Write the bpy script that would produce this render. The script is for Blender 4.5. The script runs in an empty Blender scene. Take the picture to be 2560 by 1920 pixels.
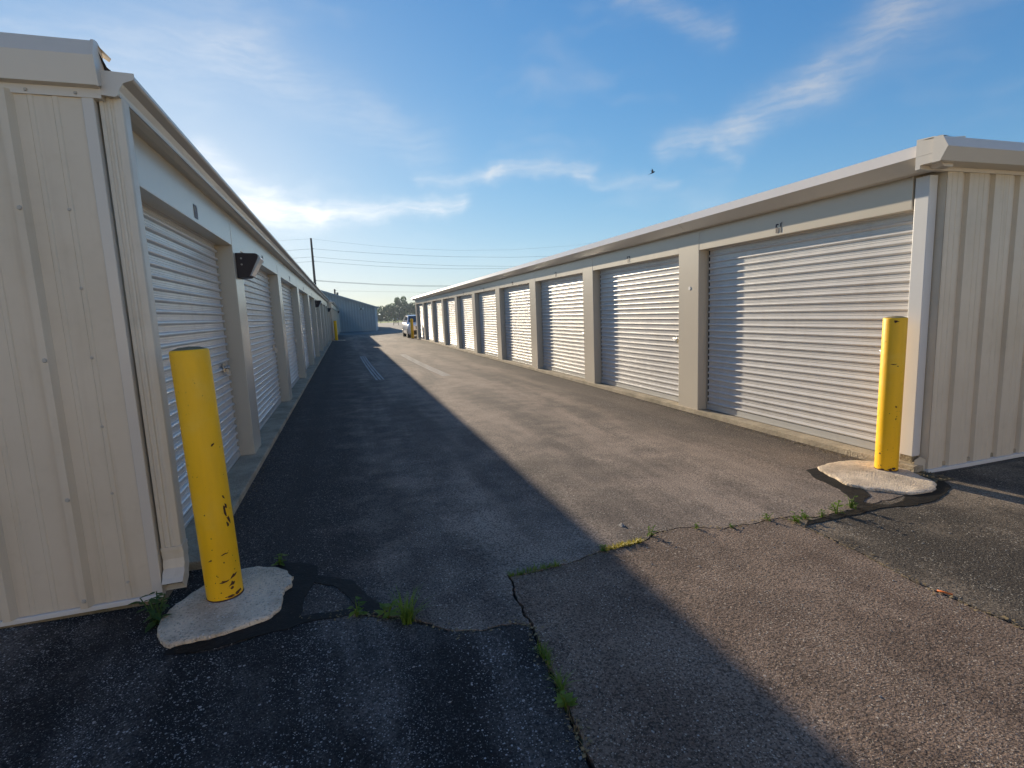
import bpy, bmesh, math, random
from mathutils import Vector, Matrix, noise
from mathutils.geometry import tessellate_polygon
random.seed(7)
R = math.radians
S = bpy.context.scene
C = S.collection

# ------------------------------------------------------------------ camera, sky, sun, exposure
def make_camera():
    yaw, pitch, roll, f = 0.3046, 0.1372, -0.0416, 1313.05
    cy, sy, cp, sp = math.cos(yaw), math.sin(yaw), math.cos(pitch), math.sin(pitch)
    fw = Vector((sy*cp, cy*cp, -sp)); r = Vector((cy, -sy, 0)); u = r.cross(fw)
    c, s = math.cos(roll), math.sin(roll)
    r2 = r*c + u*s; u2 = u*c - r*s
    cam = bpy.data.cameras.new('camera'); o = bpy.data.objects.new('camera', cam); C.objects.link(o)
    m = Matrix((r2, u2, -fw)).transposed().to_4x4(); m.translation = (0, 0, 1.4138)
    o.matrix_world = m
    cam.sensor_width = 36; cam.lens = f/2560*36; cam.clip_start = 0.05; cam.clip_end = 6000
    S.camera = o
make_camera()

SUN_AZ, SUN_EL = R(12.3), R(14.0)          # azimuth to the left of +Y
SUN_DIR = Vector((-math.sin(SUN_AZ)*math.cos(SUN_EL), math.cos(SUN_AZ)*math.cos(SUN_EL), math.sin(SUN_EL)))
sl = bpy.data.lights.new('sun', 'SUN'); sl.energy = 4.0; sl.angle = R(0.55); sl.color = (1.0, 0.85, 0.64)
so = bpy.data.objects.new('sun', sl); C.objects.link(so); so.rotation_euler = SUN_DIR.to_track_quat('Z', 'Y').to_euler()
so.location = (-20, 60, 30)

class NT:
    """small helper to write node trees"""
    def __init__(s, nt): s.t = nt; s.n = nt.nodes; s.l = nt.links
    def new(s, typ, **kw):
        n = s.n.new(typ)
        for k, v in kw.items(): setattr(n, k, v)
        return n
    def put(s, sock, v):
        if v is None: return
        if isinstance(v, bpy.types.NodeSocket): s.l.new(v, sock)
        else: sock.default_value = v
    def m(s, op, a, b=None, c=None, clamp=False):
        n = s.new('ShaderNodeMath', operation=op, use_clamp=clamp)
        for i, v in enumerate((a, b, c)): s.put(n.inputs[i], v)
        return n.outputs[0]
    def v(s, op, a, b=None, out=0):
        n = s.new('ShaderNodeVectorMath', operation=op)
        s.put(n.inputs[0], a)
        if b is not None: s.put(n.inputs[3 if op == 'SCALE' else 1], b)
        return n.outputs[out]
    def mix(s, f, a, b, typ='MIX'):
        n = s.new('ShaderNodeMix', data_type='RGBA', blend_type=typ)
        s.put(n.inputs[0], f); s.put(n.inputs[6], a); s.put(n.inputs[7], b)
        return n.outputs[2]
    def noise(s, vec, scale, detail=3, rough=0.55, dist=0.0, out=0):
        n = s.new('ShaderNodeTexNoise')
        s.put(n.inputs['Vector'], vec); n.inputs['Scale'].default_value = scale; n.inputs['Detail'].default_value = detail
        n.inputs['Roughness'].default_value = rough; n.inputs['Distortion'].default_value = dist
        return n.outputs[out]
    def vor(s, vec, scale, rnd=1.0, feature='F1', out='Distance'):
        n = s.new('ShaderNodeTexVoronoi', feature=feature); s.put(n.inputs['Vector'], vec)
        n.inputs['Scale'].default_value = scale; n.inputs['Randomness'].default_value = rnd
        return n.outputs[out]
    def ramp(s, f, stops):
        n = s.new('ShaderNodeMapRange', interpolation_type='SMOOTHSTEP'); s.put(n.inputs[0], f)
        n.inputs[1].default_value, n.inputs[2].default_value, n.inputs[3].default_value, n.inputs[4].default_value = stops
        return n.outputs[0]
    def scale(s, vec, xyz):
        n = s.new('ShaderNodeMapping'); s.put(n.inputs[0], vec); n.inputs['Scale'].default_value = xyz
        return n.outputs[0]
    def rgb(s, c): return (c[0], c[1], c[2], 1.0)

SKY_SAT, SKY_TINT, SKY_LIM, CLOUD = 1.25, (0.57, 0.78, 1.18), 6.0, 1.3
def make_world():
    w = bpy.data.worlds.new('World'); S.world = w; w.use_nodes = True
    w.cycles.sampling_method = 'MANUAL'; w.cycles.sample_map_resolution = 512
    N = NT(w.node_tree); N.n.clear()
    out = N.new('ShaderNodeOutputWorld'); bg = N.new('ShaderNodeBackground'); bg.inputs[1].default_value = 0.12
    sky = N.new('ShaderNodeTexSky', sky_type='NISHITA'); sky.sun_disc = False
    sky.sun_elevation = SUN_EL; sky.sun_rotation = -SUN_AZ
    sky.air_density = 1.0; sky.dust_density = 0.2; sky.ozone_density = 1.8; sky.altitude = 200
    g = N.new('ShaderNodeTexCoord').outputs['Generated']
    d = N.v('NORMALIZE', g)
    sep = N.new('ShaderNodeSeparateXYZ'); N.put(sep.inputs[0], d)
    az = N.m('MULTIPLY', N.m('ARCTAN2', sep.outputs[0], sep.outputs[1]), 57.29578)
    el = N.m('MULTIPLY', N.m('ARCSINE', sep.outputs[2]), 57.29578)
    cmb = N.new('ShaderNodeCombineXYZ'); N.put(cmb.inputs[0], az); N.put(cmb.inputs[1], el)
    P = cmb.outputs[0]
    w1 = N.v('SCALE', N.v('SUBTRACT', N.noise(P, 0.16, 4, 0.6, out=1), (0.5, 0.5, 0.5)), 3.6)
    Q = N.v('ADD', P, w1)
    Q = N.v('MULTIPLY', Q, (1, 1, 0))
    def seg(a, b, wid, amp):
        """a soft band of cirrus between two directions (azimuth, elevation in degrees)"""
        a = Vector((a[0], a[1], 0)); b = Vector((b[0], b[1], 0)); ab = b-a
        ap = N.v('SUBTRACT', Q, a)
        h = N.m('DIVIDE', N.v('DOT_PRODUCT', ap, ab, out=1), ab.dot(ab), clamp=True)
        pr = N.v('SCALE', tuple(ab), h)
        dist = N.v('LENGTH', N.v('SUBTRACT', ap, pr), out=1)
        q = N.m('DIVIDE', dist, wid)
        e = N.m('POWER', 2.718, N.m('MULTIPLY', N.m('MULTIPLY', q, q), -1.0))
        return N.m('MULTIPLY', e, amp)
    segs = [((34, 15.6), (41, 16.2), 1.1, .40), ((41, 16.2), (47, 18.4), 1.5, .42), ((47, 18.4), (53, 21.5), 1.9, .32), ((53, 21.5), (64, 27), 2.7, .24),
            ((38.6, 15.2), (40.6, 13.4), 0.6, .24), ((-14, 10.2), (-2, 10.3), 1.4, .85), ((-2, 10.3), (13, 11.5), 0.9, .62),
            ((-11, 15), (-6, 11.6), 1.3, .45), ((9, 13.8), (17, 13.7), 0.6, .30), ((16, 13.9), (26, 14.2), 0.75, .48), ((25, 13.4), (35, 12.2), 0.6, .26),
            ((30, 28), (39, 23.4), 1.0, .32), ((-24, 20.5), (-6, 24.5), 2.8, .22), ((-8, 23.5), (10, 16.6), 2.2, .2),
            ((-75, 14), (-40, 20), 3.5, .35), ((72, 16), (110, 24), 3.5, .3), ((-170, 16), (-110, 24), 4, .3)]
    acc = None
    for sg in segs:
        x = seg(*sg); acc = x if acc is None else N.m('ADD', acc, x)
    fib = N.noise(N.scale(N.v('ADD', P, N.v('SCALE', w1, 0.6)), (0.22, 1.5, 1)), 1.0, 4, 0.62)
    fib = N.ramp(fib, (0.22, 0.78, 0.35, 1.05))
    veil = N.m('MULTIPLY', N.ramp(N.noise(N.scale(Q, (0.5, 1.2, 1)), 0.12, 3, 0.6), (0.5, 0.8, 0.0, 0.22)), N.ramp(el, (0, 20, 0.3, 1)))
    cl = N.m('ADD', N.m('MULTIPLY', acc, fib), veil, clamp=True)
    # clouds take their brightness from the air around them (forward scattering near the sun)
    hs = N.new('ShaderNodeHueSaturation'); hs.inputs['Saturation'].default_value = SKY_SAT; N.put(hs.inputs['Color'], sky.outputs[0])
    sc = N.v('MULTIPLY', hs.outputs[0], SKY_TINT)
    skyc = N.v('DIVIDE', sc, N.v('ADD', N.v('SCALE', sc, 1.0/SKY_LIM), (1, 1, 1)))
    lum = N.new('ShaderNodeRGBToBW'); N.put(lum.inputs[0], skyc)
    cc = N.new('ShaderNodeCombineColor')
    base = N.m('ADD', N.m('MULTIPLY', lum.outputs[0], 1.3), CLOUD)
    N.put(cc.inputs[0], base); N.put(cc.inputs[1], N.m('MULTIPLY', base, 0.99)); N.put(cc.inputs[2], N.m('MULTIPLY', base, 0.98))
    col = N.mix(N.m('MULTIPLY', cl, 0.9), skyc, cc.outputs[0])
    N.put(bg.inputs[0], col); N.l.new(bg.outputs[0], out.inputs[0])
make_world()
S.view_settings.view_transform = 'Standard'; S.view_settings.look = 'None'; S.view_settings.gamma = 1.0
S.view_settings.use_curve_mapping = False; S.view_settings.exposure = 1.0
S.render.engine = 'CYCLES'
S.cycles.use_denoising = True
S.cycles.max_bounces = 8; S.cycles.diffuse_bounces = 4; S.cycles.glossy_bounces = 4
S.cycles.sample_clamp_indirect = 6.0

# ------------------------------------------------------------------ materials
def material(name):
    m = bpy.data.materials.new(name); m.use_nodes = True
    N = NT(m.node_tree); b = m.node_tree.nodes['Principled BSDF']
    N.b = b; N.obj = N.new('ShaderNodeTexCoord').outputs['Object']
    N.pos = N.new('ShaderNodeNewGeometry').outputs['Position']
    return m, N, b
def bump(N, h, strength=0.3, dist=0.01):
    n = N.new('ShaderNodeBump'); n.inputs['Strength'].default_value = strength; n.inputs['Distance'].default_value = dist
    N.put(n.inputs['Height'], h); N.put(N.b.inputs['Normal'], n.outputs[0])
def paint(name, col, rough=0.45, dirt=0.12, wave=0.0, spec=0.5, metal=0.0, streak=0.0, coat=0.0, rvar=0.2):
    m, N, b = material(name)
    n1 = N.noise(N.pos, 1.3, 5, 0.6); n2 = N.noise(N.pos, 14, 4, 0.6)
    f = N.m('MULTIPLY', N.ramp(n1, (0.42, 0.75, 0, 1)), dirt*2)
    f = N.m('ADD', f, N.m('MULTIPLY', N.ramp(n2, (0.5, 0.8, 0, 1)), dirt))
    if streak:
        st = N.noise(N.scale(N.pos, (14, 14, 0.7)), 1.0, 4, 0.6)
        f = N.m('ADD', f, N.m('MULTIPLY', N.ramp(st, (0.5, 0.75, 0, 1)), streak))
    dark = tuple(c*k for c, k in zip(col, (0.62, 0.58, 0.5)))
    N.put(b.inputs['Base Color'], N.mix(f, N.rgb(col), N.rgb(dark)))
    N.put(b.inputs['Roughness'], N.m('ADD', N.m('MULTIPLY', n2, rvar), rough-rvar*0.5))
    b.inputs['Specular IOR Level'].default_value = spec; b.inputs['Metallic'].default_value = metal
    b.inputs['Coat Weight'].default_value = coat; b.inputs['Coat Roughness'].default_value = 0.15
    if wave:
        bump(N, N.noise(N.pos, 3.5, 1, 0.5), wave, 0.02)
    return m
def plain(name, col, rough=0.6, metal=0.0, spec=0.5):
    m, N, b = material(name)
    n2 = N.noise(N.pos, 20, 3, 0.6)
    N.put(b.inputs['Base Color'], N.mix(N.m('MULTIPLY', n2, 0.35), N.rgb(col), N.rgb(tuple(c*0.7 for c in col))))
    b.inputs['Roughness'].default_value = rough; b.inputs['Metallic'].default_value = metal; b.inputs['Specular IOR Level'].default_value = spec
    return m

def asphalt(name, dark, worn, stone, wornamt, stoneamt, ang=0.0, edges=None, blot=0.35, lo_=0.36, hi_=0.66):
    """old asphalt: sealer worn off in long bands, pale aggregate showing, dark pits between the stones"""
    m, N, b = material(name)
    P = N.pos
    mp = N.new('ShaderNodeMapping'); N.put(mp.inputs[0], P); mp.inputs['Rotation'].default_value = (0, 0, ang); mp.inputs['Scale'].default_value = (1, 0.16, 1)
    big = N.noise(mp.outputs[0], 1.3, 5, 0.6, 0.4)
    med = N.noise(P, 2.6, 6, 0.62)
    fine = N.noise(P, 95, 2, 0.7)
    wear = N.ramp(N.m('ADD', N.m('MULTIPLY', big, 1.0-blot), N.m('MULTIPLY', med, blot)), (lo_, hi_, 0, 1))
    wear = N.m('MULTIPLY', wear, wornamt)
    if edges:                                   # sealer survives outside the wheel tracks, along both rows
        sx = N.new('ShaderNodeSeparateXYZ'); N.put(sx.inputs[0], P)
        xx = N.m('ADD', sx.outputs[0], N.m('MULTIPLY', N.m('SUBTRACT', med, 0.5), 1.4))
        k = N.m('MULTIPLY', N.ramp(xx, edges[0]), N.ramp(xx, edges[1]))
        wear = N.m('MULTIPLY', N.m('ADD', N.m('MULTIPLY', wear, 0.75), 0.25*wornamt), k)
    c = N.mix(wear, N.rgb(dark), N.rgb(worn))
    c = N.mix(N.m('MULTIPLY', N.ramp(N.noise(P, 0.75, 5, 0.6, 0.8), (0.50, 0.72, 0, 1)), 0.35), c, N.rgb(tuple(x*0.55 for x in dark)))
    pit = N.ramp(fine, (0.36, 0.60, 0.38, 1.30))
    c = N.v('SCALE', c, pit)
    hs = None
    clump = N.ramp(N.noise(P, 1.7, 4, 0.65), (0.38, 0.68, -0.12, 0.16))
    for sc, lo, keep in ((64, 0.40, 0.88), (105, 0.48, 0.60), (190, 0.52, 0.45)):
        v = N.new('ShaderNodeTexVoronoi'); N.put(v.inputs['Vector'], P); v.inputs['Scale'].default_value = sc
        cr = N.new('ShaderNodeSeparateColor'); N.put(cr.inputs[0], v.outputs['Color'])
        size = N.m('MULTIPLY', cr.outputs[1], lo)
        hit = N.m('MULTIPLY', N.m('GREATER_THAN', cr.outputs[0], N.m('SUBTRACT', keep, N.m('ADD', clump, N.m('MULTIPLY', wear, 0.15)))), N.m('LESS_THAN', v.outputs['Distance'], size))
        tone = N.m('ADD', N.m('MULTIPLY', N.m('POWER', cr.outputs[2], 2.5), 0.8), 0.10)
        c = N.mix(N.m('MULTIPLY', N.m('MULTIPLY', hit, tone), stoneamt, clamp=True), c, N.rgb(stone))
        h = N.m('SUBTRACT', 0.5, v.outputs['Distance'])
        hs = h if hs is None else N.m('ADD', hs, h)
    N.put(b.inputs['Base Color'], c)
    b.inputs['Roughness'].default_value = 0.88
    b.inputs['Specular IOR Level'].default_value = 0.3
    bump(N, N.m('ADD', N.m('MULTIPLY', hs, 0.4), fine), 0.5, 0.005)
    return m

def concrete(name, col, stoneamt=0.4, scale=1.0, mossy=0.0):
    m, N, b = material(name)
    n1 = N.noise(N.pos, 4*scale, 5, 0.65); n2 = N.noise(N.pos, 60*scale, 3, 0.7)
    c = N.mix(N.ramp(n1, (0.35, 0.7, 0, 1)), N.rgb(col), N.rgb(tuple(x*0.68 for x in col)))
    c = N.mix(N.m('MULTIPLY', N.ramp(n2, (0.5, 0.75, 0, 1)), 0.6), c, N.rgb(tuple(x*0.45 for x in col)))
    v = N.new('ShaderNodeTexVoronoi'); N.put(v.inputs['Vector'], N.pos); v.inputs['Scale'].default_value = 70*scale
    cr = N.new('ShaderNodeSeparateColor'); N.put(cr.inputs[0], v.outputs['Color'])
    hit = N.m('MULTIPLY', N.m('GREATER_THAN', cr.outputs[0], 0.72), N.m('LESS_THAN', v.outputs['Distance'], 0.3))
    c = N.mix(N.m('MULTIPLY', hit, stoneamt), c, N.rgb((0.62, 0.58, 0.52)))
    if mossy:
        n3 = N.noise(N.pos, 2.2, 4, 0.6)
        c = N.mix(N.m('MULTIPLY', N.ramp(n3, (0.48, 0.7, 0, 1)), mossy), c, N.rgb((0.07, 0.075, 0.03)))
    N.put(b.inputs['Base Color'], c); b.inputs['Roughness'].default_value = 0.9
    bump(N, N.m('ADD', N.m('ADD', n2, n1), N.m('MULTIPLY', v.outputs['Distance'], -0.8)), 0.8, 0.008)
    return m

def leafmat(name, a, bcol, trans=0.25):
    m, N, b = material(name)
    oi = N.new('ShaderNodeObjectInfo').outputs['Random']
    n = N.noise(N.pos, 9, 3, 0.6)
    N.put(b.inputs['Base Color'], N.mix(N.ramp(n, (0.3, 0.7, 0, 1)), N.rgb(a), N.rgb(bcol)))
    b.inputs['Roughness'].default_value = 0.55
    b.inputs['Specular IOR Level'].default_value = 0.3
    t = N.new('ShaderNodeBsdfTranslucent'); t.inputs[0].default_value = N.rgb(tuple(min(1, x*1.3) for x in bcol))
    mx = N.new('ShaderNodeMixShader'); mx.inputs[0].default_value = trans
    out = [x for x in N.n if x.type == 'OUTPUT_MATERIAL'][0]
    N.l.new(b.outputs[0], mx.inputs[1]); N.l.new(t.outputs[0], mx.inputs[2]); N.l.new(mx.outputs[0], out.inputs[0])
    return m

M = {}
M['siding'] = paint('siding_beige', (0.65, 0.565, 0.445), 0.45, 0.14, 0.28, streak=0.26)
M['trim'] = paint('trim_beige', (0.62, 0.57, 0.50), 0.30, 0.06, 0.10, streak=0.05, spec=0.6, rvar=0.05)
M['column'] = paint('column_beige', (0.60, 0.535, 0.43), 0.26, 0.03, 0.10, spec=0.6, streak=0.025, rvar=0.03)
M['white_trim'] = paint('white_trim', (0.66, 0.65, 0.63), 0.4, 0.08, 0.08)
M['downspout'] = paint('downspout_almond', (0.66, 0.60, 0.50), 0.42, 0.18, 0.1, streak=0.25)
def doormat():
    m, N, b = material('door_white_enamel')
    rnd = N.new('ShaderNodeObjectInfo').outputs['Random']
    n1 = N.noise(N.pos, 1.1, 5, 0.6); n2 = N.noise(N.scale(N.pos, (6, 6, 1.2)), 1.0, 5, 0.65); n3 = N.noise(N.pos, 34, 3, 0.6)
    f = N.m('ADD', N.m('MULTIPLY', N.ramp(n2, (0.48, 0.78, 0, 1)), 0.30), N.m('MULTIPLY', N.ramp(n1, (0.4, 0.75, 0, 1)), 0.22))
    f = N.m('ADD', f, N.m('MULTIPLY', rnd, 0.10))
    c = N.mix(f, N.rgb((0.70, 0.68, 0.65)), N.rgb((0.45, 0.42, 0.38)))
    c = N.mix(N.m('MULTIPLY', N.ramp(n3, (0.70, 0.78, 0, 1)), 0.55), c, N.rgb((0.20, 0.15, 0.11)))
    N.put(b.inputs['Base Color'], c); N.put(b.inputs['Roughness'], N.m('ADD', N.m('MULTIPLY', n2, 0.2), 0.22)); b.inputs['Specular IOR Level'].default_value = 0.5
    b.inputs['Metallic'].default_value = 0.2
    bump(N, N.noise(N.pos, 5, 1, 0.5), 0.12, 0.02)
    return m
M['door'] = doormat()
M['doorbar'] = paint('door_bottom_bar', (0.55, 0.55, 0.53), 0.35, 0.15, metal=0.3)
M['rubber'] = plain('black_rubber', (0.02, 0.02, 0.02), 0.7)
M['inside'] = plain('gap_shade', (0.03, 0.03, 0.03), 0.9)  # near-black, stands in for the shade inside door gaps and the spout mouth
M['roof'] = paint('roof_metal', (0.55, 0.54, 0.51), 0.4, 0.1)
M['numeral'] = plain('numeral_vinyl', (0.035, 0.02, 0.03), 0.45)
M['numeral_faded'] = plain('numeral_faded', (0.22, 0.22, 0.24), 0.6)
M['chrome'] = plain('latch_steel', (0.6, 0.58, 0.54), 0.28, 1.0)
M['bronze'] = paint('lamp_bronze', (0.035, 0.024, 0.026), 0.5, 0.1)
M['lens'] = plain('lamp_lens', (0.62, 0.63, 0.62), 0.12, 0.0, 0.8)
M['screw'] = plain('screw_head', (0.45, 0.42, 0.37), 0.5)
M['conc_slab'] = concrete('slab_concrete', (0.47, 0.39, 0.275), 0.25, 1.0, 0.35)
def padmat():
    m, N, b = material('pad_concrete')
    n1 = N.noise(N.pos, 5, 6, 0.7); n2 = N.noise(N.pos, 75, 3, 0.75); n3 = N.noise(N.pos, 2.3, 5, 0.65)
    c = N.mix(N.ramp(n1, (0.35, 0.68, 0, 1)), N.rgb((0.84, 0.69, 0.51)), N.rgb((0.55, 0.44, 0.32)))
    c = N.mix(N.m('MULTIPLY', N.ramp(n3, (0.45, 0.70, 0, 1)), 0.6), c, N.rgb((0.34, 0.28, 0.21)))
    c = N.mix(N.m('MULTIPLY', N.ramp(n2, (0.52, 0.66, 0, 1)), 0.75), c, N.rgb((0.24, 0.19, 0.14)))
    v = N.new('ShaderNodeTexVoronoi'); N.put(v.inputs['Vector'], N.pos); v.inputs['Scale'].default_value = 95
    cr = N.new('ShaderNodeSeparateColor'); N.put(cr.inputs[0], v.outputs['Color'])
    hit = N.m('MULTIPLY', N.m('GREATER_THAN', cr.outputs[0], 0.62), N.m('LESS_THAN', v.outputs['Distance'], N.m('MULTIPLY', cr.outputs[1], 0.5)))
    c = N.mix(N.m('MULTIPLY', hit, N.m('MULTIPLY', cr.outputs[2], 0.8)), c, N.rgb((0.80, 0.74, 0.66)))
    N.put(b.inputs['Base Color'], c); b.inputs['Roughness'].default_value = 0.92; b.inputs['Specular IOR Level'].default_value = 0.2
    bump(N, N.m('ADD', N.m('MULTIPLY', n2, 1.0), N.m('SUBTRACT', N.m('MULTIPLY', n1, 2.0), v.outputs['Distance'])), 0.9, 0.007)
    return m
M['conc_pad'] = padmat()
M['conc_found'] = concrete('foundation_concrete', (0.27, 0.22, 0.14), 0.15, 1.0, 0.45)
M['asphalt_lane'] = asphalt('asphalt_lane', (0.050, 0.041, 0.036), (0.345, 0.262, 0.198), (0.66, 0.58, 0.48), 1.0, 0.7, 0.0, ((-0.3, 0.8, 0.03, 1), (3.2, 4.4, 1, 0.2)), 0.35, 0.38, 0.64)
M['asphalt_brown'] = asphalt('asphalt_brown', (0.122, 0.082, 0.058), (0.25, 0.176, 0.126), (0.66, 0.56, 0.44), 0.9, 0.75, 0.0, None, 0.6)
M['asphalt_dark'] = asphalt('asphalt_dark', (0.015, 0.0138, 0.013), (0.15, 0.128, 0.110), (0.62, 0.60, 0.57), 0.95, 0.75, 1.15, None, 0.25, 0.44, 0.64)
M['asphalt_right'] = asphalt('asphalt_right', (0.058, 0.046, 0.034), (0.24, 0.185, 0.13), (0.66, 0.58, 0.45), 0.9, 0.8, 0.9, None, 0.45, 0.42, 0.66)
M['bed'] = plain('crack_dirt', (0.018, 0.015, 0.012), 0.95)
def tarmat():
    m, N, b = material('crack_sealant')
    n1 = N.noise(N.pos, 9, 6, 0.7); n2 = N.noise(N.pos, 70, 3, 0.7)
    c = N.mix(N.m('MULTIPLY', N.ramp(n1, (0.45, 0.75, 0, 1)), 0.7), N.rgb((0.007, 0.0065, 0.006)), N.rgb((0.045, 0.038, 0.031)))
    c = N.mix(N.m('MULTIPLY', N.ramp(n2, (0.62, 0.72, 0, 1)), 0.5), c, N.rgb((0.16, 0.14, 0.12)))
    N.put(b.inputs['Base Color'], c); N.put(b.inputs['Roughness'], N.m('ADD', N.m('MULTIPLY', n1, 0.6), 0.35)); b.inputs['Specular IOR Level'].default_value = 0.2
    bump(N, N.m('ADD', n1, N.m('MULTIPLY', n2, 0.3)), 0.6, 0.012)
    return m
M['tar'] = tarmat()
M['tyre_mark'] = paint('pale_tyre_track', (0.42, 0.40, 0.37), 0.9, 0.3)
def yellowmat():
    m, N, b = material('bollard_yellow')
    n1 = N.noise(N.scale(N.obj, (9, 9, 1.6)), 1.0, 5, 0.65); n2 = N.noise(N.pos, 5, 5, 0.6); n3 = N.noise(N.pos, 60, 3, 0.6)
    c = N.mix(N.ramp(n1, (0.35, 0.75, 0, 0.5)), N.rgb((0.98, 0.54, 0.008)), N.rgb((0.72, 0.38, 0.02)))
    c = N.mix(N.m('MULTIPLY', N.ramp(n2, (0.52, 0.8, 0, 1)), 0.4), c, N.rgb((0.95, 0.62, 0.10)))
    c = N.mix(N.m('MULTIPLY', N.ramp(n3, (0.68, 0.76, 0, 1)), 0.5), c, N.rgb((0.22, 0.10, 0.02)))
    N.put(b.inputs['Base Color'], c); N.put(b.inputs['Roughness'], N.m('ADD', N.m('MULTIPLY', n2, 0.3), 0.3)); b.inputs['Specular IOR Level'].default_value = 0.35
    bump(N, N.m('ADD', N.noise(N.pos, 22, 3, 0.5), n2), 0.12, 0.01)
    return m
M['yellow'] = yellowmat()
M['rust'] = plain('rust_brown', (0.075, 0.026, 0.014), 0.85)
M['bolltop'] = concrete('bollard_top_concrete', (0.30, 0.25, 0.14), 0.2, 2.0)
M['weed'] = leafmat('weed_green', (0.08, 0.16, 0.022), (0.19, 0.27, 0.04), 0.35)
M['weed_dark'] = leafmat('weed_dark_green', (0.03, 0.075, 0.02), (0.07, 0.13, 0.035), 0.3)
M['moss'] = leafmat('yellow_moss', (0.30, 0.27, 0.035), (0.45, 0.38, 0.06), 0.25)
M['litter'] = plain('dry_leaf_litter', (0.26, 0.19, 0.09), 0.9)
M['pebble'] = concrete('pebble_grey', (0.42, 0.40, 0.37), 0.2, 3)
M['grit'] = concrete('grit_brown', (0.20, 0.16, 0.09), 0.2, 3)
M['barn'] = paint('barn_grey_metal', (0.30, 0.32, 0.33), 0.5, 0.08)
M['barn_trim'] = paint('barn_trim_white', (0.62, 0.64, 0.66), 0.5, 0.05)
M['leaf_far'] = leafmat('tree_leaf', (0.035, 0.07, 0.02), (0.08, 0.135, 0.035), 0.3)
M['bark'] = plain('bark', (0.07, 0.05, 0.035), 0.9)
M['polewood'] = plain('pole_wood', (0.06, 0.035, 0.03), 0.85)
M['wire'] = plain('power_wire', (0.05, 0.05, 0.055), 0.6)
M['wood'] = plain('fence_wood', (0.06, 0.05, 0.045), 0.9)
M['carwhite'] = paint('car_paint_white', (0.78, 0.78, 0.78), 0.25, 0.02, coat=0.6)
M['carblack'] = plain('car_black_plastic', (0.015, 0.015, 0.017), 0.4)
M['glass'] = plain('car_glass', (0.02, 0.035, 0.045), 0.06, 0.0, 0.8)
M['headlamp'] = plain('car_headlamp', (0.7, 0.72, 0.74), 0.15, 0.0, 0.8)
M['tyre'] = plain('car_tyre', (0.02, 0.02, 0.02), 0.85)
M['rim'] = plain('car_rim', (0.5, 0.5, 0.5), 0.3, 0.9)
M['feather'] = plain('bird_feather', (0.02, 0.022, 0.035), 0.7)
M['orange'] = plain('orange_plastic', (0.75, 0.17, 0.02), 0.5)
def grassmat():
    m, N, b = material('field_grass')
    n = N.noise(N.pos, 0.35, 6, 0.65); n2 = N.noise(N.pos, 5, 3, 0.7)
    c = N.mix(N.ramp(n, (0.35, 0.7, 0, 1)), N.rgb((0.15, 0.25, 0.02)), N.rgb((0.28, 0.34, 0.04)))
    c = N.mix(N.m('MULTIPLY', n2, 0.5), c, N.rgb((0.09, 0.14, 0.025)))
    N.put(b.inputs['Base Color'], c); b.inputs['Roughness'].default_value = 0.9
    bump(N, n2, 0.8, 0.1)
    return m
M['grass'] = grassmat()
def roadmat():
    m, N, b = material('far_road')
    n = N.noise(N.pos, 0.5, 5, 0.65); n2 = N.noise(N.pos, 9, 3, 0.7)
    c = N.mix(N.ramp(n, (0.35, 0.7, 0, 1)), N.rgb((0.15, 0.145, 0.135)), N.rgb((0.22, 0.21, 0.195)))
    N.put(b.inputs['Base Color'], N.mix(N.m('MULTIPLY', n2, 0.4), c, N.rgb((0.09, 0.09, 0.085)))); b.inputs['Roughness'].default_value = 0.9
    return m
M['road'] = roadmat()

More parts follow.
